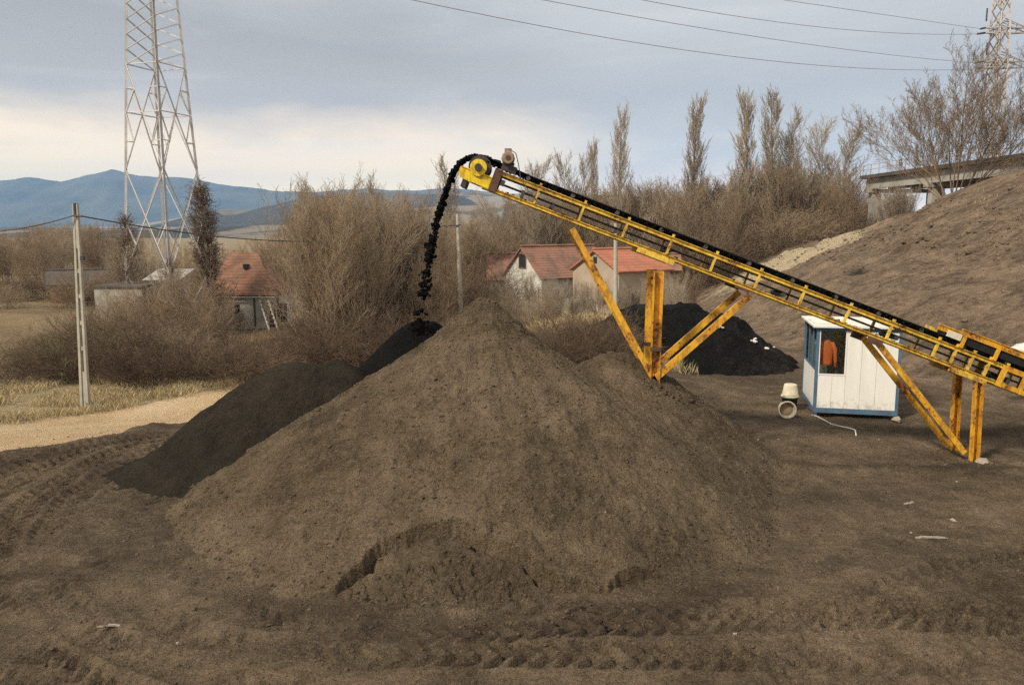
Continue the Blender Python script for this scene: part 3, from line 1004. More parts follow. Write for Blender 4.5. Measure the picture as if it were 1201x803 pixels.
S_END = sx(1275)
for Y, fl in ((YN, 1), (YF, -1)):
    MB().channel(F(-0.1, GAPH, Y), F(S_END, GAPH, Y), 0.05, 0.085, 0.012, w, fl).build('top_rail', MAT['yellow'], cv)
    MB().channel(F(-0.28, 0, Y), F(S_END, 0, Y), 0.05, 0.075, 0.012, w, fl).build('bottom_rail', MAT['yellow'], cv)
posts = [633, 685.5, 736.5, 788.5, 840, 892, 944, 997, 1047, 1101, 1122, 1142, 1161, 1181, 1215, 1250]
for k, px in enumerate(posts):
    s = sx(px)
    for Y, o in ((YN, -0.028), (YF, 0.028)):
        mb = MB()
        mb.beam(F(s, 0.0375, Y), F(s, GAPH - 0.0435, Y), 0.07, 0.04, u)
        mb.beam(F(s, GAPH + 0.0430, Y), F(s, GAPH + 0.10, Y), 0.06, 0.045, u)       # little bracket above the rail
        mb.build('upright', MAT['yellow'], cv)
    MB().beam(F(s + 0.06, 0.02, YN + 0.03), F(s + 0.06, 0.02, YF - 0.03), 0.05, 0.05, w).build('cross_member', MAT['rust'], cv)
# troughing idlers, belt, return belt
for k in range(13):
    s = 0.55 + k * 0.95
    if s > S_END:
        break
    mb = MB()
    mb.tube([F(s, GAPH + 0.03, YN + 0.22), F(s, GAPH + 0.03, YF - 0.22)], 0.045, 10)
    mb.tube([F(s, GAPH + 0.10, YN + 0.02), F(s, GAPH + 0.035, YN + 0.2)], 0.045, 10)
    mb.tube([F(s, GAPH + 0.10, YF - 0.02), F(s, GAPH + 0.035, YF - 0.2)], 0.045, 10)
    mb.build('idler_roller', MAT['steel'], cv)
for k in range(5):
    s = 1.2 + k * 2.5
    mb = MB()
    mb.tube([F(s, 0.12, YN + 0.03), F(s, 0.12, YF - 0.03)], 0.045, 10)
    mb.build('return_roller', MAT['steel'], cv)
# troughed belt as a closed shell, wrapped over the head drum
HEAD = F(-0.42, GAPH - 0.02, (YN + YF) / 2)
prof = [(-0.37, 0.155), (-0.20, 0.085), (0.20, 0.085), (0.37, 0.155)]
mb = MB()
stations = [F(s, GAPH, 0) for s in (S_END, 8, 5, 2.5, 0.6)]
n = len(prof)
ym = (YN + YF) / 2
rings = []
for i, st in enumerate(stations):
    ring = []
    for t in (0, 0.014):
        for (a, h) in prof:
            ring.append(Vector((st.x + w.x * (h + t), ym + a, st.z + w.z * (h + t))))
    rings.append(ring)
R_D = 0.22
for ang in np.linspace(0, 2.6, 9):          # round the drum, flattening out
    d = w * math.cos(ang) - u * math.sin(ang)
    ring = []
    for t in (0, 0.014):
        for (a, h) in prof:
            ring.append(Vector((HEAD.x + d.x * (R_D + t), ym + a * 0.97, HEAD.z + d.z * (R_D + t))))
    rings.append(ring)
b0 = len(mb.v)
for r_ in rings:
    mb.v += r_
N2 = 2 * n
for i in range(len(rings) - 1):
    for k in range(n - 1):
        for base, fl in ((0, 1), (n, 0)):
            q = (b0 + i * N2 + base + k, b0 + i * N2 + base + k + 1, b0 + (i + 1) * N2 + base + k + 1, b0 + (i + 1) * N2 + base + k)
            mb.f.append(q if fl else q[::-1])
    for k in (0, n - 1):
        mb.f.append((b0 + i * N2 + k, b0 + i * N2 + n + k, b0 + (i + 1) * N2 + n + k, b0 + (i + 1) * N2 + k))
mb.build('belt', MAT['belt'], cv)
MB().quad_box(F(-0.3, 0.17, YN + 0.06), u * (S_END + 0.3), (0, YF - YN - 0.12, 0), w * 0.014).build('return_belt', MAT['belt'], cv)
# black load riding on the belt
mb = MB()
rl = random.Random(5)
for i in range(1500):
    s = rl.uniform(-0.45, S_END)
    a = rl.gauss(0, 0.15)
    hgt = GAPH + 0.085 + 0.045 * (1 - (abs(a) / 0.4) ** 2) + rl.uniform(-0.01, 0.02)
    p = F(s, hgt, ym + max(-0.36, min(0.36, a * 1.5)))
    mb.blob(p, rl.uniform(0.022, 0.05), rl, 0.8)
tag(mb.build('load', MAT['black'], cv), kind='stuff')
mb = MB()
for i in range(700):
    s = rl.uniform(-0.1, S_END)
    Y_ = rl.choice((YN, YN, YF))
    hgt = rl.choice((0.045, 0.045, GAPH + 0.05))
    mb.blob(F(s, hgt, Y_ + rl.uniform(-0.02, 0.03)), 0.008 + 0.025 * rl.random() ** 3, rl, 0.6)
tag(mb.build('caked_soil', MAT['dark_heap'], cv), kind='stuff')
# head: side plates, drum, scraper, spill lip
for Y, o in ((YN - 0.03, 0), (YF + 0.03, 0)):
    mb = MB()
    pts = [F(-0.10, -0.02, Y), F(-0.72, 0.0, Y), F(-0.78, 0.10, Y), F(-0.78, 0.20, Y), F(-0.10, 0.20, Y)]
    hp = [p.copy() for p in pts]
    s0 = len(mb.v)
    mb.v += [p + Vector((0, -0.012, 0)) for p in hp] + [p + Vector((0, 0.012, 0)) for p in hp]
    k = len(hp)
    mb.f.append(tuple(range(k)))
    mb.f.append(tuple(reversed(range(k, 2 * k))))
    for i in range(k):
        j = (i + 1) % k
        mb.f.append((j, i, k + i, k + j))
    # stiffening flange
    mb.beam(F(-0.76, 0.212, Y), F(-0.12, 0.212, Y), 0.06, 0.02, w)
    mb.build('head_plate', MAT['head_yellow'], cv)
    side = -1 if Y < ym else 1
    mb = MB()
    ring = []
    c = F(-0.44, 0.30, Y + side * 0.03)
    for (rad, th) in ((0.215, 0.05),):
        mb.tube([c + Vector((0, -th / 2, 0)), c + Vector((0, th / 2, 0))], rad * 0.77, 28)
    dg = mb.build('drum_guard', MAT['head_yellow'], cv)
    MB().tube([c + Vector((0, side * 0.026, 0)), c + Vector((0, side * 0.10, 0))], 0.075, 14).build('bearing', MAT['steel'], cv)
MB().tube([HEAD + Vector((0, -0.36, 0)), HEAD + Vector((0, 0.36, 0))], R_D - 0.004, 24).build('head_drum', MAT['steel'], cv)
MB().quad_box(F(-0.12, -0.03, YN - 0.045), u * 0.16, (0, 0.05, 0), w * (GAPH + 0.09)).build('head_bracket', MAT['rust'], cv)
MB().quad_box(F(-0.12, -0.03, YF), u * 0.16, (0, 0.05, 0), w * (GAPH + 0.09)).build('head_bracket', MAT['rust'], cv)
mb = MB()
mb.quad_box(F(-0.66, -0.16, YN + 0.0), u * 0.10, (0, YF - YN, 0), w * 0.15)
mb.build('scraper', MAT['steel'], cv)
MB().quad_box(F(0.06, 0.13, YN - 0.02), u * 0.09, (0, 0.06, 0), w * 0.12).build('bracket', MAT['steel'], cv)
MB().quad_box(F(0.52, 0.05, YN + 0.03), u * 0.07, (0, 0.06, 0), w * 0.16).build('bracket', MAT['steel'], cv)
# drive: gearbox and motor standing above the belt
gb = MB()
p0 = F(-0.02, GAPH + 0.075, YN - 0.10)
gb.quad_box(p0, u * 0.30, (0, 0.26, 0), w * 0.13)
gb.quad_box(p0 + w * 0.13 + u * 0.06, u * 0.16, (0, 0.2, 0), w * 0.06)
gb.build('gearbox', MAT['steel'], cv)
mc = P(596, 186, YN - 0.02)
mb = MB()
mb.tube([mc + Vector((0, -0.2, 0)), mc + Vector((0, -0.17, 0)), mc + Vector((0, -0.168, 0)), mc + Vector((0, 0.14, 0)), mc + Vector((0, 0.142, 0)), mc + Vector((0, 0.2, 0))], [0.105, 0.125, 0.115, 0.115, 0.13, 0.13], 18)
for k in range(10):
    t = 2 * math.pi * k / 10
    d = Vector((math.cos(t), 0, math.sin(t)))
    mb.beam(mc + d * 0.122 + Vector((0, -0.14, 0)), mc + d * 0.122 + Vector((0, 0.12, 0)), 0.012, 0.02, d)
mo = mb.build('motor', MAT['motor'], cv)
tb = MB()
tb.box(mc.x - 0.07, mc.x + 0.07, mc.y - 0.08, mc.y + 0.08, mc.z + 0.12, mc.z + 0.19)
tb.build('terminal_box', MAT['motor'], mo)
MB().tube([mc + Vector((0, -0.202, 0)), mc + Vector((0, -0.21, 0))], 0.05, 12).build('shaft_cap', MAT['rust'], mo)
cab = [mc + Vector((0.07, 0, 0.15)), mc + Vector((0.15, -0.03, 0.10)), mc + Vector((0.20, -0.05, -0.10)), mc + Vector((0.25, -0.06, -0.4)), mc + Vector((0.42, -0.06, -0.65)), F(0.95, 0.06, YN - 0.03)]
MB().tube(cab, 0.009, 6).build('power_cable', MAT['wire'], cv)


# legs and braces
def leg(px0, py0, px1, py1, Y, wd, name, mat, z_end=None, dep=None):
    a = P(px0, py0, Y)
    b = P(px1, py1, Y)
    if z_end is not None:
        t = (z_end - a.z) / (b.z - a.z)
        b = a + (b - a) * t
    mb = MB()
    dep = dep or wd
    d = (b - a).normalized()
    mb.channel(a, b, dep, wd, 0.012, Vector((0, -1, 0)).cross(d), 1)
    return mb.build(name, mat, cv)


GZL = -0.05
leg(1148, 447, 1142, 547, YN, 0.15, 'leg', MAT['orange'], GZL)
a = P(1148, 447, YN)
b = P(1142, 547, YN)
dx = 0.0
mb = MB()
mb.channel((a.x + dx, YF, a.z), (b.x + dx, YF, GZL), 0.15, 0.15, 0.012, (1, 0, 0), 1)
mb.build('leg', MAT['orange'], cv)
for Y in (YN - 0.0, YF):
    q = P(1030, 401, YN)
    r_ = P(1133, 532, YN)
    q.y = r_.y = Y + (0.06 if Y == YN else -0.06)
    mb = MB()
    mb.beam(q, r_, 0.05, 0.12, u)
    mb.build('brace', MAT['orange'], cv)
    # support head plates
    MB().quad_box(F(sx(1124), -0.118, Y - 0.05), u * 0.80, (0, 0.1, 0), w * 0.077).build('support_plate', MAT['yellow'], cv)
    mb = MB()
    mb.quad_box(F(sx(757), -0.12, Y - 0.05), u * 0.78, (0, 0.1, 0), w * 0.082)
    mb.build('support_plate', MAT['yellow'], cv)
    MB().quad_box(F(sx(1029), -0.16, Y - 0.04), u * 0.30, (0, 0.08, 0), w * 0.130).build('gusset', MAT['rust'], cv)
    MB().box(b.x - 0.16, b.x + 0.16, Y - 0.16, Y + 0.16, -0.05, 0.03).build('foot_plate', MAT['rust'], cv)
# middle trestle
mid = P(772.5, 318, YN)
midb = P(768, 437, YN)
t = (0.2 - mid.z) / (midb.z - mid.z)
for Y, off in ((YN, 0.0), (YF, 0.0)):
    a_, b_ = mid.copy(), mid + (midb - mid) * t
    a_.x += off
    b_.x += off
    a_.y = b_.y = Y
    mb = MB()
    mb.channel(a_, b_, 0.14, 0.19, 0.014, (1, 0, 0), 1 if Y == YN else -1)
    o = mb.build('leg', MAT['orange'], cv)
    for zz in (0.42,):
        c = a_ + (b_ - a_) * zz
        MB().box(c.x - 0.105, c.x + 0.105, Y - 0.085, Y + 0.085, c.z - 0.035, c.z + 0.035).build('joint_plate', MAT['rust'], cv)
    q, r_ = P(671, 268, YN), P(757, 427, YN)
    r_ = q + (r_ - q) * 1.35
    q.y = r_.y = Y
    MB().beam(q, r_, 0.06, 0.115, u).build('brace', MAT['orange'], cv)
    q, r_ = P(880, 346, YN), P(776, 437, YN)
    q.y = r_.y = Y
    r_ = q + (r_ - q) * 1.12
    MB().beam(q, r_, 0.06, 0.13, w).build('brace', MAT['orange'], cv)
    MB().quad_box(F(sx(880) - 0.15, -0.09, Y - 0.045), u * 0.3, (0, 0.09, 0), w * 0.052).build('gusset', MAT['rust'], cv)
MB().beam((mid.x, YN + 0.08, mid.z - 0.25), (mid.x, YF - 0.08, mid.z - 0.25), 0.08, 0.08).build('cross_member', MAT['orange'], cv)
# feed end: skirt boards on posts, tail plates
for Y, o in ((YN - 0.05, -1), (YF + 0.05, 1)):
    s0, s1 = sx(1118), S_END
    mb = MB()
    mb.quad_box(F(s0, GAPH + 0.29, Y - 0.012), u * (s1 - s0), (0, 0.024, 0), w * 0.10)
    mb.quad_box(F(s0, GAPH + 0.392, Y - 0.03), u * (s1 - s0), (0, 0.06, 0), w * 0.02)
    mb.build('skirt_board', MAT['orange'], cv)
    MB().quad_box(F(s0 - 0.26, GAPH + 0.16, Y - 0.02), u * 0.3, (0, 0.035, 0), w * 0.13).build('spill_guard', MAT['bucket'] if o < 0 else MAT['yellow'], cv)
    for px in (1122, 1161, 1200, 1240):
        MB().quad_box(F(sx(px), GAPH + 0.045, Y - 0.02), u * 0.07, (0, 0.04, 0), w * 0.243).build('skirt_post', MAT['orange'], cv)
    MB().quad_box(F(s0, GAPH + 0.13, Y + (0.03 if o < 0 else -0.04)), u * (s1 - s0), (0, 0.012, 0), w * 0.158).build('skirt_rubber', MAT['belt'], cv)
for Y in (YN - 0.032, YF + 0.012):
    sA = sx(1176)
    mb = MB()
    for (s_, ds_) in ((sA, 0.10), (sA + 0.48, 0.10), (sA + 0.98, 0.10)):
        mb.quad_box(F(s_, -0.05, Y), u * ds_, (0, 0.02, 0), w * (GAPH + 0.09))
    for hh in (-0.05, GAPH - 0.06):
        for (s_, ds_) in ((sA + 0.10, 0.38), (sA + 0.58, 0.40)):
            mb.quad_box(F(s_, hh, Y), u * ds_, (0, 0.02, 0), w * 0.10)
    mb.build('tail_plate', MAT['orange'], cv)

# the falling stream
path = [(586, 193), (572, 186), (556, 183), (543, 188), (533, 201), (525, 219), (517, 242), (509, 275), (502, 312), (497, 345), (493, 372), (491, 386)]
pp = [P(a, b, ym + 0.6 * max(0, (i - 4) / 7)) for i, (a, b) in enumerate(path)]
seg = [0]
for i in range(1, len(pp)):
    seg.append(seg[-1] + (pp[i] - pp[i - 1]).length)


def along(s):
    for i in range(1, len(pp)):
        if s <= seg[i]:
            k = (s - seg[i - 1]) / (seg[i] - seg[i - 1])
            return pp[i - 1].lerp(pp[i], k)
    return pp[-1].copy()


mb = MB()
rs = random.Random(9)
L = seg[-1]
for i in range(3800):
    t = rs.random()
    s = t * L
    fall = max(0, (s - seg[4]) / (L - seg[4]))
    clump = math.sin(s * 7.3 + 0.6) + 0.8 * math.sin(s * 17.0 + 1) + 0.6 * math.sin(s * 31.0)
    if fall > 0.04 and rs.random() < min(0.78, fall * 0.95) - clump * 0.26:
        continue
    p = along(s)
    sp = 0.014 + 0.050 * fall * rs.choice((0.5, 1.0, 1.5))
    p = p + Vector((rs.gauss(0, sp), max(-0.3, min(0.3, rs.gauss(0, 0.11))), rs.gauss(0, sp * 0.7)))
    mb.blob(p, (0.011 + 0.042 * rs.random() ** 2.6) * (1.0 if fall < 0.2 else rs.choice((0.4, 0.7, 1.0, 1.35))), rs, 1.0)
tag(mb.build('falling_soil', MAT['black']), 'stream of black clumps pouring off the conveyor head on to the heap', 'falling soil', kind='stuff')

# ------------------------------------------------------------------ guard cabin
CR = R(-12.5)
cw, cd, chh = 2.02, 2.25, 2.32
c0 = P(953, 490, 20.4)
cbx, cby = c0.x, 20.4
cax = Vector((math.cos(CR), math.sin(CR), 0))
cay = Vector((-math.sin(CR), math.cos(CR), 0))
cb = empty('guard_cabin', (cbx, cby, 0), 'small white site cabin with blue steel frame and a window', 'cabin')


def C(x, y, z):
    return Vector((cbx, cby, 0)) + cax * x + cay * y + Vector((0, 0, z))


def cbox(mb, x0, x1, y0, y1, z0, z1):
    return mb.quad_box(C(x0, y0, z0), cax * (x1 - x0), cay * (y1 - y0), (0, 0, z1 - z0))


F0, FT = 0.12, chh                       # underside and top of the frame
fr = 0.07
mb = MB()
for x in (0, cw - fr):
    for y in (0, cd - fr):
        cbox(mb, x, x + fr, y, y + fr, F0 + 0.13, FT - 0.08)
for y in (0, cd - fr):
    cbox(mb, 0, cw, y, y + fr, F0, F0 + 0.13)
    cbox(mb, 0, cw, y, y + fr, FT - 0.08, FT)
for x in (0, cw - fr):
    cbox(mb, x, x + fr, fr, cd - fr, F0, F0 + 0.13)
    cbox(mb, x, x + fr, fr, cd - fr, FT - 0.08, FT)
mb.build('frame', MAT['blue'], cb)
for x in (0.02, cw - 0.10):
    for y in (0.02, cd - 0.10):
        cbox(MB(), x, x + 0.08, y, y + 0.08, -0.03, F0).build('foot', MAT['blue'], cb)
cbox(MB(), fr, cw - fr, fr, cd - fr, F0 + 0.02, F0 + 0.10).build('floor_panel', MAT['oldwood'], cb)
zb, zt = F0 + 0.13, FT - 0.08
wx0, wx1, wz0 = 0.10, 0.74, 1.13
# front wall with its window opening; vertical panel joints as real grooves
mb = MB()
xs = [fr, 0.42, wx1, 1.10, 1.46, cw - fr]
for a, b in zip(xs[:-1], xs[1:]):
    if b <= wx1 + 1e-6:
        cbox(mb, a + 0.002, b - 0.002, 0.018, 0.055, zb, wz0 - 0.03)
    else:
        cbox(mb, a + 0.003, b - 0.003, 0.018, 0.055, zb, zt)
cbox(mb, fr, cw - fr, 0.055, 0.062, zb, wz0 - 0.03)
cbox(mb, wx1, cw - fr, 0.055, 0.062, wz0 - 0.03, zt)
mb.build('front_wall', MAT['cabin'], cb)
mb = MB()
cbox(mb, fr, wx1, 0.008, 0.06, wz0 - 0.03, wz0)
cbox(mb, wx1 - 0.035, wx1, 0.008, 0.06, wz0, zt)
cbox(mb, fr, wx0, 0.012, 0.06, wz0, zt)
wf = mb.build('window_frame', MAT['cabin'], cb)
cbox(MB(), wx0, wx1 - 0.035, 0.034, 0.040, wz0, zt).build('pane', MAT['glass'], wf)
# left wall: white panel below, band of glass above
sz = 1.20
mb = MB()
cbox(mb, 0.018, 0.055, fr, cd - fr, zb, sz)
mb.build('side_wall', MAT['cabin'], cb)
mb = MB()
for a, b in ((fr, 0.12), (0.74, 0.79), (1.42, 1.47), (cd - 0.13, cd - fr)):
    cbox(mb, 0.012, 0.055, a, b, sz, zt)
cbox(mb, 0.010, 0.056, fr, cd - fr, sz - 0.001, sz + 0.035)
wf = mb.build('window_frame', MAT['blue'], cb)
cbox(MB(), 0.034, 0.040, 0.08, cd - 0.08, sz + 0.036, zt).build('pane', MAT['glass'], wf)
mb = MB()
cbox(mb, cw - 0.055, cw - 0.018, fr, cd - fr, zb, zt)
cbox(mb, fr, cw - 0.056, cd - 0.055, cd - 0.018, zb, zt)
mb.build('rear_walls', MAT['inside'], cb)
mb = MB()
cbox(mb, -0.10, 0.98, -0.10, cd + 0.08, FT + 0.004, FT + 0.05)
cbox(mb, 0.985, cw + 0.22, -0.08, cd + 0.08, FT + 0.004, FT + 0.05)
rfp = mb.build('roof', MAT['roofwhite'], cb)
mb = MB()
mb.quad_box(C(-0.04, 0.35, FT + 0.055), cax * 0.85, cay * 0.9, (0, 0, 0.035))
mb.build('roof_sheet', MAT['roofwhite'], rfp)
mb = MB()
cbox(mb, 1.1, 1.75, 1.2, 1.9, F0 + 0.101, 0.95)
mb.build('desk', MAT['oldwood'], cb)
# orange work jacket on a hook behind the window
jk = empty('work_jacket', C(0.33, 0.22, 1.33), 'bright orange work jacket hanging behind the cabin window', 'jacket')
mb = MB()
cols = 14
rows = [(1.98, 0.05, 0.045), (1.93, 0.13, 0.06), (1.86, 0.2, 0.075), (1.7, 0.19, 0.085), (1.55, 0.18, 0.085), (1.4, 0.2, 0.09), (1.33, 0.205, 0.09)]
s0 = len(mb.v)
for zi, (z, a, b) in enumerate(rows):
    for k in range(cols):
        t = 2 * math.pi * k / cols
        f = 1 + 0.12 * math.sin(3 * t + zi) + 0.06 * math.sin(5 * t - zi * 2)
        mb.v.append(C(0.30 + 0.72 * a * f * math.cos(t), 0.22 + b * f * math.sin(t), z))
for i in range(len(rows) - 1):
    for k in range(cols):
        j = (k + 1) % cols
        mb.f.append((s0 + i * cols + k, s0 + (i + 1) * cols + k, s0 + (i + 1) * cols + j, s0 + i * cols + j))
mb.f.append(tuple(s0 + k for k in range(cols)))
mb.f.append(tuple(s0 + (len(rows) - 1) * cols + k for k in reversed(range(cols))))
mb.build('body', MAT['orange_cloth'], jk, True)
for sgn in (-1, 1):
    MB().tube([C(0.30 + sgn * 0.11, 0.22, 1.92), C(0.30 + sgn * 0.185, 0.2, 1.74), C(0.30 + sgn * 0.20, 0.19, 1.52), C(0.30 + sgn * 0.215, 0.18, 1.28)], [0.05, 0.055, 0.045, 0.04], 10).build('sleeve', MAT['orange_cloth'], jk, True)
MB().tube([C(0.30, 0.22, 1.98), C(0.30, 0.22, 2.06), C(0.30, 0.22, 2.2)], 0.006, 6).build('hook', MAT['steel'], jk)
tr = MB()
tr.tube([C(0.44, 0.42, 1.9), C(0.45, 0.42, 1.5), C(0.45, 0.42, 1.0)], [0.09, 0.11, 0.1], 10)
tag(tr.build('work_trousers', MAT['dark_cloth']), 'dark trousers hanging beside the orange jacket in the cabin', 'trousers')


# buckets beside the cabin
def revolve(mb, prof, c, ax, n=20, lumpy=0.0, rng=None):
    ax = Vector(ax).normalized()
    x = ax.cross(Vector((0, 0, 1)))
    if x.length < 1e-3:
        x = Vector((1, 0, 0))
    x.normalize()
    y = ax.cross(x)
    s = len(mb.v)
    for (r_, h) in prof:
        for k in range(n):
            t = 2 * math.pi * k / n
            mb.v.append(Vector(c) + ax * h + (x * math.cos(t) + y * math.sin(t)) * r_)
    for i in range(len(prof) - 1):
        for k in range(n):
            j = (k + 1) % n
            mb.f.append((s + i * n + k, s + i * n + j, s + (i + 1) * n + j, s + (i + 1) * n + k))
    return mb


bp = P(926, 476, 21.3)
bz = gz(bp.x, 21.3)
tub = empty('plastic_tub', (bp.x, 21.3, bz), 'dark green tub under the cream bucket beside the cabin', 'tub')
mb = MB()
revolve(mb, [(0.001, 0), (0.17, 0.0), (0.205, 0.30), (0.222, 0.30), (0.222, 0.335), (0.20, 0.335), (0.165, 0.02), (0.001, 0.02)], (bp.x, 21.3, bz), (0, 0, 1))
mb.build('body', MAT['tub'], tub, True)
ub = empty('upturned_bucket', (bp.x, 21.3, bz + 0.337), 'cream bucket turned upside down on the dark green tub', 'bucket')
mb = MB()
revolve(mb, [(0.225, 0.0), (0.235, 0.0), (0.235, 0.03), (0.215, 0.03), (0.165, 0.32), (0.15, 0.335), (0.001, 0.335)], (bp.x, 21.3, bz + 0.34), (0, 0, 1))
mb.build('body', MAT['bucket'], ub)
MB().tube([Vector((bp.x + 0.232 * math.cos(t), 21.3 - 0.06 - 0.2 * math.sin(t), bz + 0.36 + 0.05 * math.sin(t))) for t in np.linspace(0, math.pi, 12)], 0.006, 6).build('handle', MAT['steel'], ub)
lp = P(923, 486, 20.3)
lz = gz(lp.x, 20.3)
lb = empty('fallen_bucket', (lp.x, 20.3, lz), 'dirty cream bucket lying on its side, open end to the front', 'bucket')
mb = MB()
ax = Vector((-0.12, -1, 0.1))
cc = (lp.x, 20.3 + 0.2, lz + 0.20)
revolve(mb, [(0.001, -0.02), (0.15, -0.02), (0.165, 0.0), (0.205, 0.33), (0.225, 0.33), (0.225, 0.355), (0.197, 0.355), (0.16, 0.12), (0.001, 0.10)], cc, ax)
mb.build('body', MAT['bucket'], lb)
mb = MB()
revolve(mb, [(0.17, 0.21), (0.10, 0.23), (0.001, 0.22)], cc, ax, 16)
mb.build('dried_mortar', mat_plain('mortar', (0.24, 0.17, 0.1, 1), (0.36, 0.27, 0.18, 1), 14), lb)
# white hose from the cabin
hp = [(952, 487), (958, 490), (966, 494), (975, 498), (985, 501), (996, 503), (1003, 505), (1004, 512)]
pts = []
for a, b in hp:
    d = ray(a, b)
    t = -CAM_Z / d[2]
    x, y = d[0] * t, d[1] * t
    pts.append(Vector((x, y, float(ground_height(np.array([x]), np.array([y]))[0]) + 0.015)))
tag(MB().tube(pts, 0.016, 6).build('hose', MAT['hi_fi'], None, True), 'thin white hose lying on the soil in front of the cabin', 'hose')
# block under the cabin's right corner, stone at the conveyor foot
cp = C(cw - 0.05, -0.12, 0)
tag(MB().blob((cp.x, cp.y, 0.05), 0.13, rc, 0.7).build('stone_block', MAT['dirty']), 'pale stone by the right front corner of the cabin', 'stone')
sp = P(1152, 543, 16.2)
tag(MB().blob((sp.x, 16.2, 0.05), 0.12, rc, 0.8).build('stone_block', MAT['dirty']), 'pale round stone against the foot of the conveyor leg', 'stone')


# litter on the yard
def on_ground(px, py):
    d = ray(px, py)
    t = np.linspace(4, 70, 1600)
    x, y, zr_ = d[0] * t, d[1] * t, CAM_Z + d[2] * t
    z = ground_height(x, y)
    hv = heap_height(x, y)[0]
    z = np.where((y < 22) & (np.abs(x) < 7), np.maximum(z, hv), z)
    k = int(np.argmax(zr_ <= z))
    return Vector((x[k], y[k], z[k]))


def scrap(px, py, sw, sh, rng, label, group=None, name='litter_scrap', mat='dirty'):
    c = on_ground(px, py)
    mb = MB()
    n = 5
    a = rng.uniform(0, 3.1) if sw < 0.25 else rng.uniform(-0.15, 0.15)
    ca, sa = math.cos(a), math.sin(a)
    top = []
    for j in range(n):
        for i in range(n):
            x, y = (i / (n - 1) - 0.5) * sw * rng.uniform(0.85, 1.1), (j / (n - 1) - 0.5) * sh * rng.uniform(0.8, 1.1)
            top.append(Vector((c.x + x * ca - y * sa, c.y + x * sa + y * ca, c.z + 0.012 + rng.uniform(0, min(0.03, sw * 0.3)))))
    mb.v = top + [p + Vector((0, 0, -0.02)) for p in top]
    for j in range(n - 1):
        for i in range(n - 1):
            q = (j * n + i, j * n + i + 1, (j + 1) * n + i + 1, (j + 1) * n + i)
            mb.f.append(q)
            mb.f.append(tuple(n * n + k for k in reversed(q)))
    ring = [i for i in range(n)] + [j * n + n - 1 for j in range(1, n)] + [n * (n - 1) + i for i in reversed(range(n - 1))] + [j * n for j in reversed(range(1, n - 1))]
    for k in range(len(ring)):
        p, q = ring[k], ring[(k + 1) % len(ring)]
        mb.f.append((q, p, n * n + p, n * n + q))
    return tag(mb.build(name, MAT[mat]), label, 'litter', group)


rl = random.Random(21)
for a, b, w_, h_, lab in ((1066, 592, 0.24, 0.06, 'white torn sheet lying on the soil below the conveyor foot'),
                          (1092, 632, 0.46, 0.03, 'thin pale strip lying flat on the soil below the torn sheet'),
                          (1118, 611, 0.10, 0.06, 'small pale crumpled rag right of the torn white sheet'),
                          (128, 736, 0.26, 0.04, 'yellowish straw-like strip pressed into the wheel tracks at the left')):
    scrap(a, b, w_, h_, rl, lab)
for a, b in ((710, 603), (913, 516), (1031, 516), (1122, 565), (862, 745), (60, 738), (208, 755), (612, 488), (1068, 625), (905, 460), (889, 517)):
    scrap(a, b, rl.uniform(0.02, 0.045), rl.uniform(0.015, 0.03), rl, 'tiny pale scrap lying on the brown soil', 'tiny pale scraps on the soil', mat='dirty')
for a, b, k, l in ((703, 730, 9, 'loose cluster of dark clods in front of the heap'),):
    c = on_ground(a, b)
    mb = MB()
    for i in range(k * 4):
        x, y = c.x + rl.gauss(0, 0.16), c.y + rl.gauss(0, 0.1)
        mb.blob((x, y, c.z + 0.01), rl.uniform(0.012, 0.05), rl, 0.6)
    tag(mb.build('dark_clods', MAT['damp_clod']), l, 'clods', kind='stuff')
for a, b, l in ((740, 395, 'pale scrap of foil on the left of the black debris heap'), (885, 362, 'white rag standing out on the top of the black debris heap'), (903, 398, 'white plastic strip at the right end of the black debris heap'), (846, 415, 'grey lump at the foot of the black debris heap')):
    d = ray(a, b)
    c = P(a, b, 27.8)
    z = max(float(debris_heap(np.array([c.x]), np.array([c.y]))[0]), 0)
    mb = MB()
    for i in range(4):
        mb.blob((c.x + rl.uniform(-0.13, 0.13), c.y + rl.uniform(-0.1, 0.1), z + 0.04 + rl.uniform(0, .12)), rl.uniform(0.04, 0.09), rl, 0.6)
    tag(mb.build('rag', MAT['hi_fi'] if 'lump' not in l else MAT['concrete']), l, 'litter')
bg = P(1192, 412, 21.0)
mb = MB()
for i in range(3):
    mb.blob((bg.x + 0.25 * i, 21.0 + 0.1 * i, max(bg.z, gz(bg.x, 21)) - 0.08 + 0.04 * i), 0.28, rl, 0.8)
tag(mb.build('white_bags', MAT['hi_fi'], None, True), 'white plastic bags on the bank behind the feed end', 'bags')

# ------------------------------------------------------------------ plants


def norm(v):
    return v / (np.linalg.norm(v) + 1e-9)


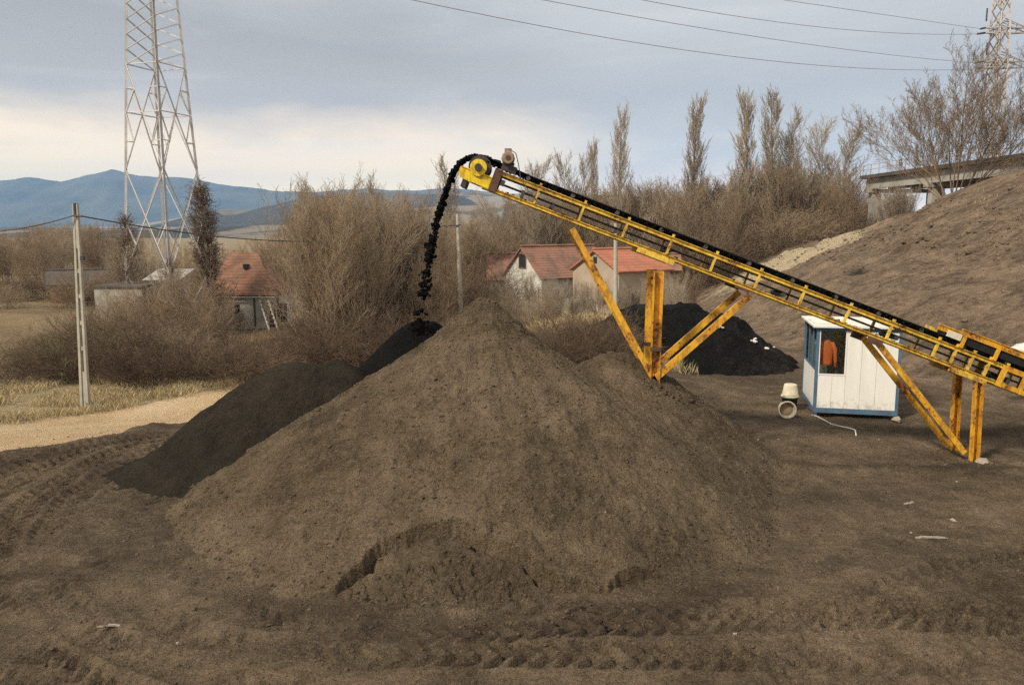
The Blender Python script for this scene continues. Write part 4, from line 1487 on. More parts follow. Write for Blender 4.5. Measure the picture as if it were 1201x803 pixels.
class Grower:
    def __init__(self, seed):
        self.rg = np.random.RandomState(seed)
        self.s = []
        self.stem = 0

    def branch(self, p, d, length, r, lvl, S):
        rg = self.rg
        n = S['seg'][lvl]
        st = length / n
        pts = [p]
        rad = [r]
        dirs = [d]
        for i in range(n):
            d = norm(d + rg.normal(0, S['wander'][lvl], 3) + np.array([0, 0, S['up'][lvl]]))
            p = p + d * st
            r1 = max(r * (1 - (i + 1) / n * S['taper']), S['rmin'])
            self.s.append((pts[-1], p, rad[-1], r1, lvl if self.stem == 0 else lvl + 1))
            pts.append(p)
            rad.append(r1)
            dirs.append(d)
        if lvl + 1 >= len(S['seg']):
            return
        k = S['kids'][lvl]
        k = int(k) + (rg.rand() < k - int(k))
        for j in range(k):
            t = S['start'][lvl] + (1 - S['start'][lvl]) * ((j + rg.rand()) / k)
            f = min(t, 0.999) * n
            i = int(f)
            q = pts[i] + (pts[i + 1] - pts[i]) * (f - i)
            dd = dirs[i + 1]
            perp = norm(np.cross(dd, rg.normal(0, 1, 3)))
            a = S['angle'][lvl] * rg.uniform(0.7, 1.3)
            nd = norm(dd * math.cos(a) + perp * math.sin(a))
            ln = length * S['ratio'][lvl] * (1 - S['fall'][lvl] * t) * rg.uniform(0.7, 1.25)
            self.branch(q, nd, ln, max(rad[i] * S['rr'], S['rmin']), lvl + 1, S)

    def meshes(self, name, mats, split=0, sides=3):
        out = []
        lv = np.array([s[4] for s in self.s])
        for part, sel, mat, sd in (('trunk', lv <= split, mats[0], 6), ('crown_and_stems', lv > split, mats[1], sides)):  # side stems from the ground are put in with the crown
            S = [s for s, k in zip(self.s, sel) if k]
            if not S:
                continue
            p0 = np.array([s[0] for s in S])
            p1 = np.array([s[1] for s in S])
            r0 = np.array([s[2] for s in S])
            r1 = np.array([s[3] for s in S])
            d = p1 - p0
            d /= np.linalg.norm(d, axis=1, keepdims=True) + 1e-9
            ref = np.where(np.abs(d[:, 2:3]) > 0.9, np.array([[1, 0, 0]]), np.array([[0, 0, 1]]))
            x = np.cross(d, ref)
            x /= np.linalg.norm(x, axis=1, keepdims=True) + 1e-9
            y = np.cross(d, x)
            ang = np.arange(sd) * 2 * math.pi / sd
            ca, sa = np.cos(ang)[None, :, None], np.sin(ang)[None, :, None]
            ring = x[:, None] * ca + y[:, None] * sa
            V = np.concatenate([p0[:, None] + ring * r0[:, None, None], p1[:, None] + ring * r1[:, None, None]], 1)
            b = np.arange(len(S))[:, None] * (2 * sd)
            k = np.arange(sd)
            k2 = (k + 1) % sd
            Fq = np.stack([b + k, b + k2, b + sd + k2, b + sd + k], -1).reshape(-1, 4)
            out.append((part, array_mesh(name + '_' + part, V.reshape(-1, 3), Fq, mat)))
        return out


def proto_tree(seed, S, height, r, mats, stems=1, spread=0.0, lean=0.0, split=0):
    g = Grower(seed)
    for k in range(stems):
        a = g.rg.uniform(0, 6.28)
        off = np.array([math.cos(a), math.sin(a), 0]) * spread * g.rg.rand() ** 0.5
        tilt = lean * g.rg.uniform(0.2, 1.0)
        b = g.rg.uniform(0, 6.28) if spread < 0.3 else a + g.rg.normal(0, 0.5)
        d = norm(np.array([math.cos(b) * math.sin(tilt), math.sin(b) * math.sin(tilt), math.cos(tilt)]))
        g.stem = k
        g.branch(off + np.array([0, 0, -0.25]), d, height * g.rg.uniform(0.75, 1.0), r * g.rg.uniform(0.7, 1.0), 0, S)
    return g.meshes('tree', mats, split)


SP_POPLAR = dict(seg=[14, 8, 5, 2], wander=[0.012, 0.03, 0.05, 0.08], up=[0.03, 0.20, 0.15, 0.10], taper=0.93, rmin=0.0095, kids=[150, 7, 4], start=[0.04, 0.08, 0.1],
                 angle=[0.6, 0.3, 0.3], ratio=[0.21, 0.5, 0.45], fall=[0.58, 0.35, 0.3], rr=0.22)
SP_TREE = dict(seg=[9, 7, 5, 3, 2], wander=[0.06, 0.07, 0.09, 0.1, 0.12], up=[0.04, 0.08, 0.07, 0.05, 0.03], taper=0.8, rmin=0.007, kids=[13, 8, 6, 4], start=[0.22, 0.15, 0.12, 0.1],
               angle=[0.75, 0.6, 0.6, 0.6], ratio=[0.5, 0.5, 0.5, 0.5], fall=[0.45, 0.4, 0.3, 0.3], rr=0.6)
SP_SLIM = dict(seg=[10, 6, 4, 2], wander=[0.04, 0.05, 0.07, 0.1], up=[0.04, 0.13, 0.10, 0.05], taper=0.88, rmin=0.007, kids=[55, 9, 5], start=[0.12, 0.1, 0.1],
               angle=[0.6, 0.42, 0.45], ratio=[0.30, 0.48, 0.5], fall=[0.5, 0.35, 0.3], rr=0.35)
SP_STEM = dict(seg=[8, 5, 4, 2], wander=[0.06, 0.08, 0.09, 0.12], up=[0.05, 0.11, 0.09, 0.05], taper=0.85, rmin=0.006, kids=[14, 8, 5], start=[0.12, 0.12, 0.12],
               angle=[0.5, 0.5, 0.55], ratio=[0.42, 0.48, 0.5], fall=[0.35, 0.3, 0.3], rr=0.4)
SP_BUSH = dict(seg=[6, 5, 3], wander=[0.10, 0.13, 0.16], up=[-0.02, 0.0, 0.02], taper=0.8, rmin=0.005, kids=[10, 7], start=[0.1, 0.1], angle=[0.7, 0.7], ratio=[0.55, 0.55], fall=[0.3, 0.3], rr=0.6)

BK, BG = MAT['bark'], MAT['bark_grey']
PRO = {}
PRO['poplar'] = [proto_tree(100 + k, SP_POPLAR, 20, 0.28, (BG, MAT['twig_poplar'])) for k in range(3)]
PRO['round'] = [proto_tree(120 + k, SP_TREE, 8, 0.16, (BK, MAT['twig_brown'])) for k in range(2)]
SP_BIG = dict(seg=[9, 7, 5, 3, 2], wander=[0.04, 0.05, 0.06, 0.08, 0.1], up=[0.03, 0.10, 0.10, 0.06, 0.03], taper=0.85, rmin=0.005, kids=[13, 8, 6, 3], start=[0.2, 0.12, 0.12, 0.1],
              angle=[0.6, 0.5, 0.5, 0.5], ratio=[0.48, 0.45, 0.48, 0.5], fall=[0.4, 0.35, 0.3, 0.3], rr=0.42)
PRO['big'] = [proto_tree(136, SP_BIG, 8, 0.06, (BK, MAT['twig_brown']), 14, 0.35, 1.0)]
PRO['slim'] = [proto_tree(140 + k, SP_SLIM, 10, 0.10, (BG, MAT['twig_grey']), 2, 0.3, 0.12) for k in range(2)]
PRO['thicket'] = [proto_tree(150 + k, SP_STEM, 7, 0.045, (BK, MAT['twig_brown']), 13, 1.5, 0.32) for k in range(3)]
PRO['gold'] = [proto_tree(160, SP_STEM, 7, 0.05, (BK, MAT['twig_gold']), 12, 1.3, 0.3)]
PRO['greythicket'] = [proto_tree(165, SP_STEM, 7, 0.05, (BG, MAT['twig_grey']), 12, 1.3, 0.3)]
PRO['bush'] = [proto_tree(170 + k, SP_BUSH, 2.6, 0.02, (BK, MAT['twig_dark']), 34, 1.0, 0.9) for k in range(2)]
PRO['brownbush'] = [proto_tree(180 + k, SP_BUSH, 2.6, 0.02, (BK, MAT['twig_brown']), 30, 1.0, 0.85) for k in range(2)]
PRO['olivebush'] = [proto_tree(190, SP_BUSH, 2.6, 0.02, (BK, MAT['twig_olive']), 26, 1.0, 0.8)]
HEIGHT = {}
for k, ps in PRO.items():
    for i, parts in enumerate(ps):
        top = 0
        for _, me in parts:
            co = np.empty(len(me.vertices) * 3, np.float32)
            me.vertices.foreach_get('co', co)
            top = max(top, float(np.percentile(co[2::3], 99.7)))
        HEIGHT[(k, i)] = top
FIRST = {}


def plant(kind, x, y, height, name, label, cat, group=None, z=None, fat=1.0, rz=None):
    i = rnd.randrange(len(PRO[kind]))
    if (kind, i) not in FIRST:
        root = bpy.data.objects.new(name, None)
        COL.objects.link(root)
        for part, me in PRO[kind][i]:
            link(part, me, root)
        FIRST[(kind, i)] = root
    else:
        src = FIRST[(kind, i)]
        root = src.copy()
        root.name = name
        COL.objects.link(root)
        for ch in src.children:
            c = ch.copy()
            c.parent = root
            COL.objects.link(c)
    for key in ('label', 'category', 'group'):
        if key in root:
            del root[key]
    s = height / HEIGHT[(kind, i)]
    root.location = (x, y, gz(x, y) if z is None else z)
    root.rotation_euler = (0, 0, rnd.uniform(0, 6.28) if rz is None else rz)
    root.scale = (s * fat, s * fat, s)
    return tag(root, label, cat, group)


def plant_px(kind, px, top, Y, *a, **k):
    """stand it at distance Y so that its top reaches photograph row top"""
    q = P(px, top, Y)
    return plant(kind, q.x, Y, q.z - gz(q.x, Y), *a, **k)


# poplars and tall trees that stand out one by one
plant_px('poplar', 727, 124, 84, 'poplar_tree', 'dense narrow bare poplar standing alone above the conveyor', 'tree', 'bare poplars on the skyline', fat=1.14)
plant_px('poplar', 700, 164, 88, 'poplar_tree', 'thin short bare poplar just left of the lone dense one', 'tree', 'bare poplars on the skyline', fat=0.80)
plant_px('slim', 671, 168, 92, 'bare_tree', 'pale airy bare tree left of the two narrow poplars', 'tree', fat=1.0)
plant_px('poplar', 818, 112, 84, 'poplar_tree', 'tall bare poplar standing apart left of the tall pair', 'tree', 'bare poplars on the skyline', fat=1.26)
plant_px('poplar', 878, 104, 82, 'poplar_tree', 'left tree of the pair of tallest bare poplars', 'tree', 'bare poplars on the skyline', fat=1.37)
plant_px('poplar', 912, 104, 80, 'poplar_tree', 'right tree of the pair of tallest bare poplars', 'tree', 'bare poplars on the skyline', fat=1.43)
plant_px('slim', 938, 128, 82, 'bare_tree', 'airy bare tree pressed against the right poplar of the tall pair', 'tree', fat=1.2)
plant_px('slim', 985, 134, 84, 'bare_tree', 'tall airy bare tree just left of the bridge end', 'tree', fat=1.35)
plant_px('slim', 520, 182, 110, 'bare_tree', 'faint far bare tree behind the conveyor head', 'tree', fat=1.2)
plant_px('slim', 628, 182, 105, 'bare_tree', 'faint far bare tree just right of the conveyor motor', 'tree', fat=1.1)
bt = P(1135, 62, 56)
plant('big', bt.x - 0.2, 56, bt.z - gz(bt.x, 56), 'bare_tree', 'large spreading bare tree on top of the embankment before the bridge', 'tree', fat=1.15, rz=0.4)


def scatter(n, kind, px0, px1, tops, y0, y1, name, label, cat, group, fat=(0.9, 1.3), even=True, jit=(-2, 16)):
    for k in range(n):
        px = px0 + (px1 - px0) * ((k + rnd.random()) / n if even else rnd.random())
        top = np.interp(px, [t[0] for t in tops], [t[1] for t in tops]) + rnd.uniform(*jit)
        Y = rnd.uniform(y0, y1)
        q = P(px, top, Y)
        h = q.z - gz(q.x, Y)
        if h > 0.5:
            kd = kind if isinstance(kind, str) else rnd.choice(kind)
            plant(kd, q.x, Y, h, name, label, cat, group, fat=rnd.uniform(*fat))


# B: tall thicket left of the falling stream
scatter(15, ['thicket', 'thicket', 'greythicket'], 366, 505, [(340, 300), (366, 255), (390, 222), (440, 216), (480, 245), (505, 300)], 40, 49, 'bare_tree', 'bare brown tree in the tall thicket left of the falling stream', 'tree', 'thicket left of the falling stream', (0.85, 1.2))
scatter(4, 'slim', 345, 440, [(340, 212), (370, 202), (440, 206)], 50, 56, 'bare_tree', 'thin bare tree rising above the tall thicket left of the stream', 'tree', 'thin trees above the thicket', (0.9, 1.1))
scatter(8, 'bush', 345, 500, [(330, 372), (500, 350)], 37, 42, 'bramble_bush', 'dark bramble bush at the foot of the tall thicket', 'bush', 'brambles at the foot of the thicket', (1.0, 1.6))
# C: between stream and houses
scatter(10, ['thicket', 'greythicket'], 445, 585, [(440, 285), (480, 275), (560, 245), (585, 258)], 74, 88, 'bare_tree', 'bare tree standing behind the falling stream and its pole', 'tree', 'trees behind the falling stream', (0.9, 1.3))
scatter(4, 'bush', 550, 578, [(550, 300), (578, 318)], 58, 64, 'bramble_bush', 'dark bush left of the white gabled house', 'bush', 'dark bushes by the white gable', (0.9, 1.3))
# D: behind the houses
scatter(17, ['thicket', 'greythicket', 'thicket', 'round'], 590, 770, [(580, 235), (640, 215), (690, 222), (770, 210)], 82, 98, 'bare_tree', 'bare brown tree in the belt behind the red roofed houses', 'tree', 'tree belt behind the houses', (0.9, 1.3))
# E: belt along the foot of the bridge bank
scatter(26, ['thicket', 'round', 'greythicket', 'thicket'], 745, 1025, [(740, 212), (790, 208), (850, 205), (900, 180), (960, 190), (1010, 205), (1030, 225)], 78, 96, 'bare_tree', 'bare tree in the brown wood below the tall poplars', 'tree', 'wood below the poplars', (0.9, 1.3))
scatter(14, ['thicket', 'brownbush', 'bush'], 730, 1020, [(730, 275), (850, 255), (950, 238), (1020, 232)], 77, 84, 'bare_bush', 'brown bush along the front edge of the wood', 'bush', 'bushes along the front of the wood', (1.0, 1.7))
scatter(5, ['greythicket', 'brownbush'], 1035, 1075, [(1035, 222), (1075, 210)], 62, 70, 'bare_bush', 'pale scrub growing under the end of the bridge', 'bush', 'scrub under the bridge', (0.9, 1.4))
# F: far left
scatter(14, ['thicket', 'gold', 'greythicket', 'thicket'], -25, 150, [(0, 268), (45, 262), (110, 255), (150, 265)], 88, 120, 'bare_tree', 'bare tree in the far belt behind the concrete pole', 'tree', 'far tree belt at the left', (1.0, 1.5))
scatter(9, ['brownbush', 'bush'], -20, 150, [(0, 315), (150, 315)], 66, 84, 'bare_bush', 'brown bush at the far end of the field', 'bush', 'bushes at the end of the field', (1.2, 1.8))
# between pylon and house, and low bushes along the verge
scatter(11, ['greythicket', 'thicket'], 130, 345, [(130, 280), (225, 287), (345, 270)], 62, 82, 'bare_tree', 'thin bare tree behind the weathered tiled house', 'tree', 'trees behind the tiled house', (0.8, 1.1))
scatter(20, ['bush', 'bush', 'bush', 'brownbush', 'bush', 'bush', 'olivebush'], -15, 330, [(-15, 402), (60, 388), (110, 380), (240, 392), (330, 402)], 33.5, 39, 'bramble_bush', 'dark bramble bush in the low tangle behind the road verge', 'bush', 'brambles behind the verge', (0.9, 1.7), jit=(-12, 26))
scatter(10, ['brownbush', 'bush', 'bush', 'thicket'], 40, 240, [(20, 385), (120, 358), (200, 350), (240, 375)], 37, 43, 'bare_bush', 'brown bush between the brambles and the pylon', 'bush', 'brown bushes before the pylon', (0.8, 1.3), jit=(-14, 30))
scatter(9, ['greythicket', 'thicket', 'brownbush'], 125, 238, [(125, 335), (200, 318), (238, 330)], 42, 46, 'bare_tree', 'thin leafless sapling at the foot of the pylon', 'tree', 'saplings round the pylon foot', (0.5, 0.85), jit=(-14, 22))
# brush right behind the heap and before the debris
scatter(9, 'bush', 640, 722, [(640, 366), (690, 352), (722, 372)], 23.5, 28, 'bare_bush', 'tangled brown bush right behind the big heap', 'bush', 'brush right behind the heap', (0.9, 1.4))
scatter(7, ['greythicket', 'brownbush'], 585, 760, [(585, 333), (760, 326)], 48, 55, 'bare_tree', 'spindly bare shrub in front of the gabled houses', 'tree', 'shrubs before the houses', (0.9, 1.2))
scatter(5, ['greythicket', 'thicket'], 760, 810, [(760, 318), (810, 315)], 40, 52, 'bare_bush', 'thin bare shrub behind the black debris heap', 'bush', 'shrubs behind the debris', (0.8, 1.0))

scatter(7, ['greythicket', 'thicket'], 596, 712, [(596, 326), (650, 312), (712, 330)], 56, 60, 'bare_tree', 'thin leafless sapling close to the walls of the gabled houses', 'tree', 'saplings by the house walls', (0.45, 0.7), jit=(-8, 18))

# dry grass on the verge and banks
GRASS = mat_plain('dry_grass', (0.4, 0.31, 0.165, 1), (0.58, 0.46, 0.27, 1), 0.6, 0.9, 0.1, 0.0)


def grass(name, label, pts, hmin, hmax):
    n = len(pts)
    x, y = pts[:, 0], pts[:, 1]
    z = ground_height(x, y)
    a = nr.uniform(0, 6.28, n)
    h = nr.uniform(hmin, hmax, n)
    wd = nr.uniform(0.004, 0.010, n)
    lx, ly = nr.normal(0, 0.35, n) * h, nr.normal(0, 0.35, n) * h
    V = np.stack([np.stack([x - np.cos(a) * wd, y - np.sin(a) * wd, z - 0.03], -1), np.stack([x + np.cos(a) * wd, y + np.sin(a) * wd, z - 0.03], -1),
                  np.stack([x + lx * .5 + np.cos(a) * wd * .6, y + ly * .5 + np.sin(a) * wd * .6, z + h * .6], -1), np.stack([x + lx, y + ly, z + h], -1)], 1).reshape(-1, 3)
    Fq = np.arange(n * 4).reshape(n, 4)
    tag(link(name, array_mesh(name, V, Fq, GRASS)), label, 'grass', kind='stuff')


def tufts(n, sel, x0, x1, y0, y1, per=14, spread=0.12):
    out = []
    while len(out) < n:
        x, y = nr.uniform(x0, x1, 4000), nr.uniform(y0, y1, 4000)
        ok = sel(x, y) & (vnoise(x * 0.8, y * 0.8, 77) > 0.4)
        out += list(zip(x[ok], y[ok]))
    c = np.repeat(np.array(out[:n]), per, 0)
    return c + nr.normal(0, spread, c.shape)


def verge(x, y):
    d, s, sd = poly_dist(x, y, ROAD)
    return (d > 2.5) & (sd > 0) & (d < 11)


grass('dry_grass', 'dry yellowed grass along the far verge of the dirt road', tufts(9000, verge, -30, -4, 18, 48, 12, 0.2), 0.06, 0.32)
grass('bank_grass', 'dry pale grass on the bank behind the heaps', tufts(2200, lambda x, y: (poly_dist(x, y, ROAD)[0] > 2.5), -4, 6, 23, 60, 14, 0.15), 0.1, 0.45)
grass('slope_grass', 'sparse dry grass at the top of the embankment', tufts(70, lambda x, y: ground_height(x, y, False) > 5, 20, 44, 40, 80, 8, 0.2), 0.05, 0.22)


# ------------------------------------------------------------------ lattice pylons
def lattice(root, c, zb, zt_, hb, ht, rot, levels, mat, leg_w, br_w, part_prefix=''):
    """four-legged tower; levels: (z0, z1, pattern)"""
    def corner(z, k):
        hf = hb + (ht - hb) * (z - zb) / (zt_ - zb)
        a = rot + k * math.pi / 2
        return Vector((c[0] + hf * math.cos(a), c[1] + hf * math.sin(a), z))
    for k in range(4):
        MB().angle(corner(zb, k), corner(zt_, k), leg_w, leg_w * 0.14, (math.cos(rot + k * math.pi / 2), math.sin(rot + k * math.pi / 2), 0)).build('leg', mat, root)
    for k in range(4):
        mb = MB()
        for z0, z1, pat in levels:
            a0, b0_, a1, b1 = corner(z0, k), corner(z0, k + 1), corner(z1, k), corner(z1, k + 1)
            m0, m1 = (a0 + b0_) / 2, (a1 + b1) / 2
            L_ = []
            if pat == 'X':
                L_ = [(a0, b1), (b0_, a1)]
                xq = (a0 + b1) / 2
                L_ += [(a0.lerp(a1, .5), a0.lerp(b1, .28)), (b0_.lerp(b1, .5), b0_.lerp(a1, .28))]
            elif pat == 'up':          # legs at the bottom to the middle of the top
                L_ = [(a0, m1), (b0_, m1), (a1, b1), (a0.lerp(a1, .5), a0.lerp(m1, .5)), (b0_.lerp(b1, .5), b0_.lerp(m1, .5)), (a0.lerp(m1, .5), a1), (b0_.lerp(m1, .5), b1)]
            elif pat == 'down':        # middle of the bottom to the legs at the top
                L_ = [(m0, a1), (m0, b1), (a1, b1), (a0.lerp(a1, .5), m0.lerp(a1, .5)), (b0_.lerp(b1, .5), m0.lerp(b1, .5)), (m0.lerp(a1, .5), a0), (m0.lerp(b1, .5), b0_)]
            elif pat == '/':
                L_ = [(a0, b1)]
            elif pat == '-':
                L_ = [(a1, b1)]
            for p, q in L_:
                mb.angle(p, q, br_w, br_w * 0.2)
        mb.build('bracing', mat, root)
    return corner


def zpx(py, Y, px=190):
    return P(px, py, Y).z


YP = 50.0
pc = P(190, 200, YP)
pb = gz(pc.x, YP)
py1 = empty('lattice_pylon', (pc.x, YP, pb), 'tall grey lattice pylon with overgrown legs beside the road', 'pylon', 'lattice pylons')
z_ = {k: zpx(k, YP) for k in (320, 200, 134, 78)}
rot1 = math.atan2(-YP, -pc.x) + R(3)
zs = [z_[78] + i * 0.86 for i in range(21)]
lv = [(pb, z_[320], 'X'), (z_[320], z_[200], 'X'), (z_[200], z_[134], 'up'), (z_[134], z_[78], 'down')]
lv += [(a, b, '/') for a, b in zip(zs[:-1], zs[1:])] + [(zs[0], zs[-1], '-')]
ZT = zs[-1]
kw = (2.35 - 1.34) / (zpx(0, YP) - z_[320])
hb = 2.35 + kw * (z_[320] - pb)
hw_top = max(0.55, 2.35 - kw * (ZT - z_[320]))
cor = lattice(py1, (pc.x, YP), pb, ZT, hb, hw_top, rot1, lv, MAT['galv'], 0.145, 0.062)
for k in range(4):
    q = cor(pb, k)
    MB().box(q.x - 0.35, q.x + 0.35, q.y - 0.35, q.y + 0.35, pb - 0.4, pb + 0.25).build('footing', MAT['concrete'], py1)

YR = 112.0
rcx = P(1171, 60, YR).x
rb = gz(rcx, YR) + 2
py2 = empty('lattice_pylon', (rcx, YR, rb), 'far slender lattice pylon behind the big bare tree', 'pylon', 'lattice pylons')
rtop = P(1171, -60, YR).z
nlev = 22
zs2 = np.linspace(rb, rtop, nlev)
lattice(py2, (rcx, YR), rb, rtop, 1.75, 0.9, R(45 + 12), [(a, b, 'X' if i % 2 else '/') for i, (a, b) in enumerate(zip(zs2[:-1], zs2[1:]))], MAT['galv_far'], 0.26, 0.13)


def arm(root, c, z, tip, mat, wd):
    """cross arm: two lower chords, one upper"""
    c = Vector(c)
    mb = MB()
    tip = Vector(tip)
    d = (tip - c)
    d.z = 0
    s = Vector((-d.y, d.x, 0)).normalized()
    for k in (-0.8, 0.8):
        mb.angle(Vector((c.x, c.y, z)) + s * k, tip, wd, wd * .2)
        mb.angle(Vector((c.x, c.y, z + 1.3)) + s * k * .7, tip, wd, wd * .2)
    for t in (0.3, 0.6):
        a = Vector((c.x, c.y, z)).lerp(tip, t)
        mb.angle(a + s * 0.8 * (1 - t), a - s * 0.8 * (1 - t), wd * .8, wd * .16)
        mb.angle(a + s * 0.8 * (1 - t), Vector((c.x, c.y, z + 1.3)).lerp(tip, t), wd * .8, wd * .16)
    return mb.build('cross_arm', mat, root)


def insulator(root, a, b, r=0.13):
    a, b = Vector(a), Vector(b)
    n = max(5, int((b - a).length / 0.16))
    pts, rs_ = [], []
    for i in range(n):
        for o, q in ((0.0, 0.35), (0.35, 1.0), (0.6, 0.35)):
            pts.append(a.lerp(b, (i + o) / n))
            rs_.append(r * q)
    return MB().tube(pts, rs_, 8).build('insulator', MAT['steel'], root)


# right pylon arms and the four conductors between the two towers
def wire_fit(start_xy, end, cons):
    best = None
    for z0 in np.linspace(16, 44, 57):
        for sag in np.linspace(0, 9, 46):
            s = np.linspace(0, 1, 240)
            X = start_xy[0] + (end.x - start_xy[0]) * s
            Yv = start_xy[1] + (end.y - start_xy[1]) * s
            Z = z0 + (end.z - z0) * s - 4 * sag * s * (1 - s)
            c, sn = math.cos(PITCH), math.sin(PITCH)
            f = Yv * c - (Z - CAM_Z) * sn
            U = CX + FPX * X / f
            Vv = CY - FPX * (Yv * sn + (Z - CAM_Z) * c) / f
            e = sum((np.interp(px, U, Vv) - py) ** 2 for px, py in cons)
            if best is None or e < best[0]:
                best = (e, z0, sag)
    return best


lines = [((1143, 74), [(640, 0), (870, 40), (1000, 60)]), ((1148, 81), [(480, 0), (700, 42), (900, 71), (1060, 80)]), ((1146, 40), [(755, 0), (950, 31), (1080, 40)]), ((1150, 34), [(925, 0), (1060, 20), (1140, 32)])]
wn = ['upper wire reaching the far pylon from the top of the frame', '', '', '']
labels = ['second lowest of the four thin wires crossing the sky to the far pylon', 'lowest and longest of the four thin wires crossing the sky', 'third lowest of the four thin wires crossing the sky', 'topmost of the four thin wires, at the upper right of the sky']
offs = [(-2.6, -0.6), (-3.0, -1.2), (2.4, 0.8), (2.8, 0.4)]
for (ep, cons), lab, of in zip(lines, labels, offs):
    end = P(ep[0], ep[1], YR - 1.5)
    st = (pc.x + of[0], YP + of[1])
    e, z0, sag = wire_fit(st, end, cons)
    print('WIRE', lab[:12], round(e, 2), z0, sag)
    pts = []
    for s in np.linspace(0, 1, 60):
        pts.append(Vector((st[0] + (end.x - st[0]) * s, st[1] + (end.y - st[1]) * s, z0 + (end.z - z0) * s - 4 * sag * s * (1 - s))))
    tag(MB().tube(pts, 0.028, 5).build('power_line', MAT['wire_far']), lab, 'wire', 'wires between the pylons')
    arm(py1, (pc.x, YP, 0), z0 + 0.02, (st[0], st[1], z0 + 0.02), MAT['galv'], 0.1)
    # tension insulator and jumper at the far tower
    hub = Vector((rcx - 0.9, YR, end.z + 0.25))
    arm(py2, (rcx, YR, 0), end.z + 0.4, (rcx - 2.2, YR - 0.4, end.z + 0.4), MAT['galv_far'], 0.13)
    arm(py2, (rcx, YR, 0), end.z + 0.4, (rcx + 3.4, YR - 0.4, end.z + 0.4), MAT['galv_far'], 0.13)
    insulator(py2, (rcx - 2.2, YR - 0.4, end.z + 0.38), end, 0.13)
    insulator(py2, (rcx + 3.4, YR - 0.4, end.z + 0.36), (rcx + 3.5, YR - 0.4, end.z - 0.9), 0.13)
for py_ in (10, 50):
    q = P(1158, py_, YR - 0.2)
    insulator(py2, q, q - Vector((0, 0, 1.7)), 0.16)


# vines climbing the near pylon's legs
def vine(k, ztop, n, lab, rad):
    n = int(n * 0.6)
    g = Grower(300 + k)
    S = dict(seg=[4, 3], wander=[0.3, 0.35], up=[0.10, -0.10], taper=0.7, rmin=0.009, kids=[4], start=[0.1], angle=[0.9], ratio=[0.6], fall=[0.2], rr=0.7)
    for i in range(n):
        t = g.rg.rand() ** 1.15
        q = cor(pb + (ztop - pb) * t, k)
        wid = rad * (1.5 - 1.35 * t ** 0.7) * (0.75 + 0.35 * math.sin(t * 9 + k) + 0.3 * math.sin(t * 23 + 2 * k))
        a = g.rg.uniform(0, 6.28)
        rr = wid * g.rg.rand() ** 0.6
        p = np.array([q.x + rr * math.cos(a), q.y + rr * math.sin(a), q.z])
        d = norm(np.array([math.cos(a) * 0.5, math.sin(a) * 0.5, g.rg.uniform(0.2, 1)]))
        g.branch(p, d, g.rg.uniform(0.4, 1.0), 0.02, 0, S)
    ms = g.meshes('vine', (MAT['twig_vine'], MAT['twig_vine']), 9)
    o = link('climbing_vine', ms[0][1])
    return tag(o, lab, 'vine')


vine(1, zpx(222, YP), 1700, 'dense dark vine climbing the right leg of the near pylon', 1.15)
vine(3, zpx(258, YP), 420, 'thinner dark vine on the left leg of the near pylon', 0.8)
vine(0, zpx(310, YP), 260, 'low dark vine on the front leg of the near pylon', 0.8)

# ------------------------------------------------------------------ utility poles and low wire
YQ = 29.3
b1 = P(100, 472, YQ)
t1 = P(88.5, 239, YQ)
zb1 = gz(b1.x, YQ)
p1 = empty('concrete_pole', (b1.x, YQ, zb1), 'weathered concrete utility pole with slots on the road verge', 'pole', 'utility poles')
axv = (t1 - b1)
mb = MB()
side = Vector((1, 0, 0))
H1 = (t1 - b1).length
wf_ = lambda t: 0.155 - 0.075 * t
# two rails and the webs between them, as cast poles have
for sgn in (-1, 1):
    a = b1 + side * sgn * wf_(0) * 0.72 - axv.normalized() * 0.4
    b = t1 + side * sgn * wf_(1) * 0.72
    mb.extrude([(-0.045, -0.085), (0.045, -0.085), (0.045, 0.085), (-0.045, 0.085)], a, b, (0, 1, 0), 0.72)
mb.build('shaft', MAT['concrete'], p1)
mb = MB()
for t0, t1_ in ((-0.04, 0.16), (0.27, 0.29), (0.40, 0.42), (0.535, 0.555), (0.66, 0.68), (0.78, 1.0)):
    a, b = b1 + axv * t0, b1 + axv * t1_
    mb.beam(a, b, 2 * wf_(t0) * 0.62, 0.10, (0, 1, 0), 0.95)
mb.build('web', MAT['concrete'], p1)
MB().tube([t1 - axv.normalized() * 0.42, t1 + axv.normalized() * 0.02], 0.085, 10).build('cap_sleeve', MAT['steel'], p1)
hk = t1 - Vector((0, 0, 0.42))
MB().tube([hk + Vector((-0.05, -0.12, 0)), hk + Vector((0.28, -0.14, -0.02))], 0.035, 8).build('hook', MAT['steel'], p1)
MB().box(t1.x + 0.08, t1.x + 0.2, YQ - 0.12, YQ + 0.02, t1.z - 2.0, t1.z - 1.86).build('junction_box', MAT['steel'], p1)

Y2 = 52.0
b2, t2 = P(541, 378, Y2), P(536.5, 251, Y2)
zb2 = gz(b2.x, Y2)
p2 = empty('utility_pole', (b2.x, Y2, zb2), 'slim pale pole with a short crossarm right of the falling stream', 'pole', 'utility poles')
MB().tube([(b2.x, Y2, zb2 - 0.4), b2, t2], [0.17, 0.165, 0.10], 12).build('shaft', MAT['concrete'], p2)
ca = t2 - Vector((0, 0, 0.75))
MB().beam(ca + Vector((-0.8, -0.12, -0.03)), ca + Vector((0.25, -0.12, 0.06)), 0.07, 0.07).build('crossarm', MAT['steel'], p2)
Y3 = 50.0
b3, t3 = P(722.5, 348, Y3), P(722, 262, Y3)
p3 = empty('utility_pole', (b3.x, Y3, gz(b3.x, Y3)), 'grey pole in front of the bright red roof', 'pole', 'utility poles')
MB().tube([(b3.x, Y3, gz(b3.x, Y3) - 0.3), t3], [0.16, 0.11], 12).build('shaft', MAT['concrete'], p3)
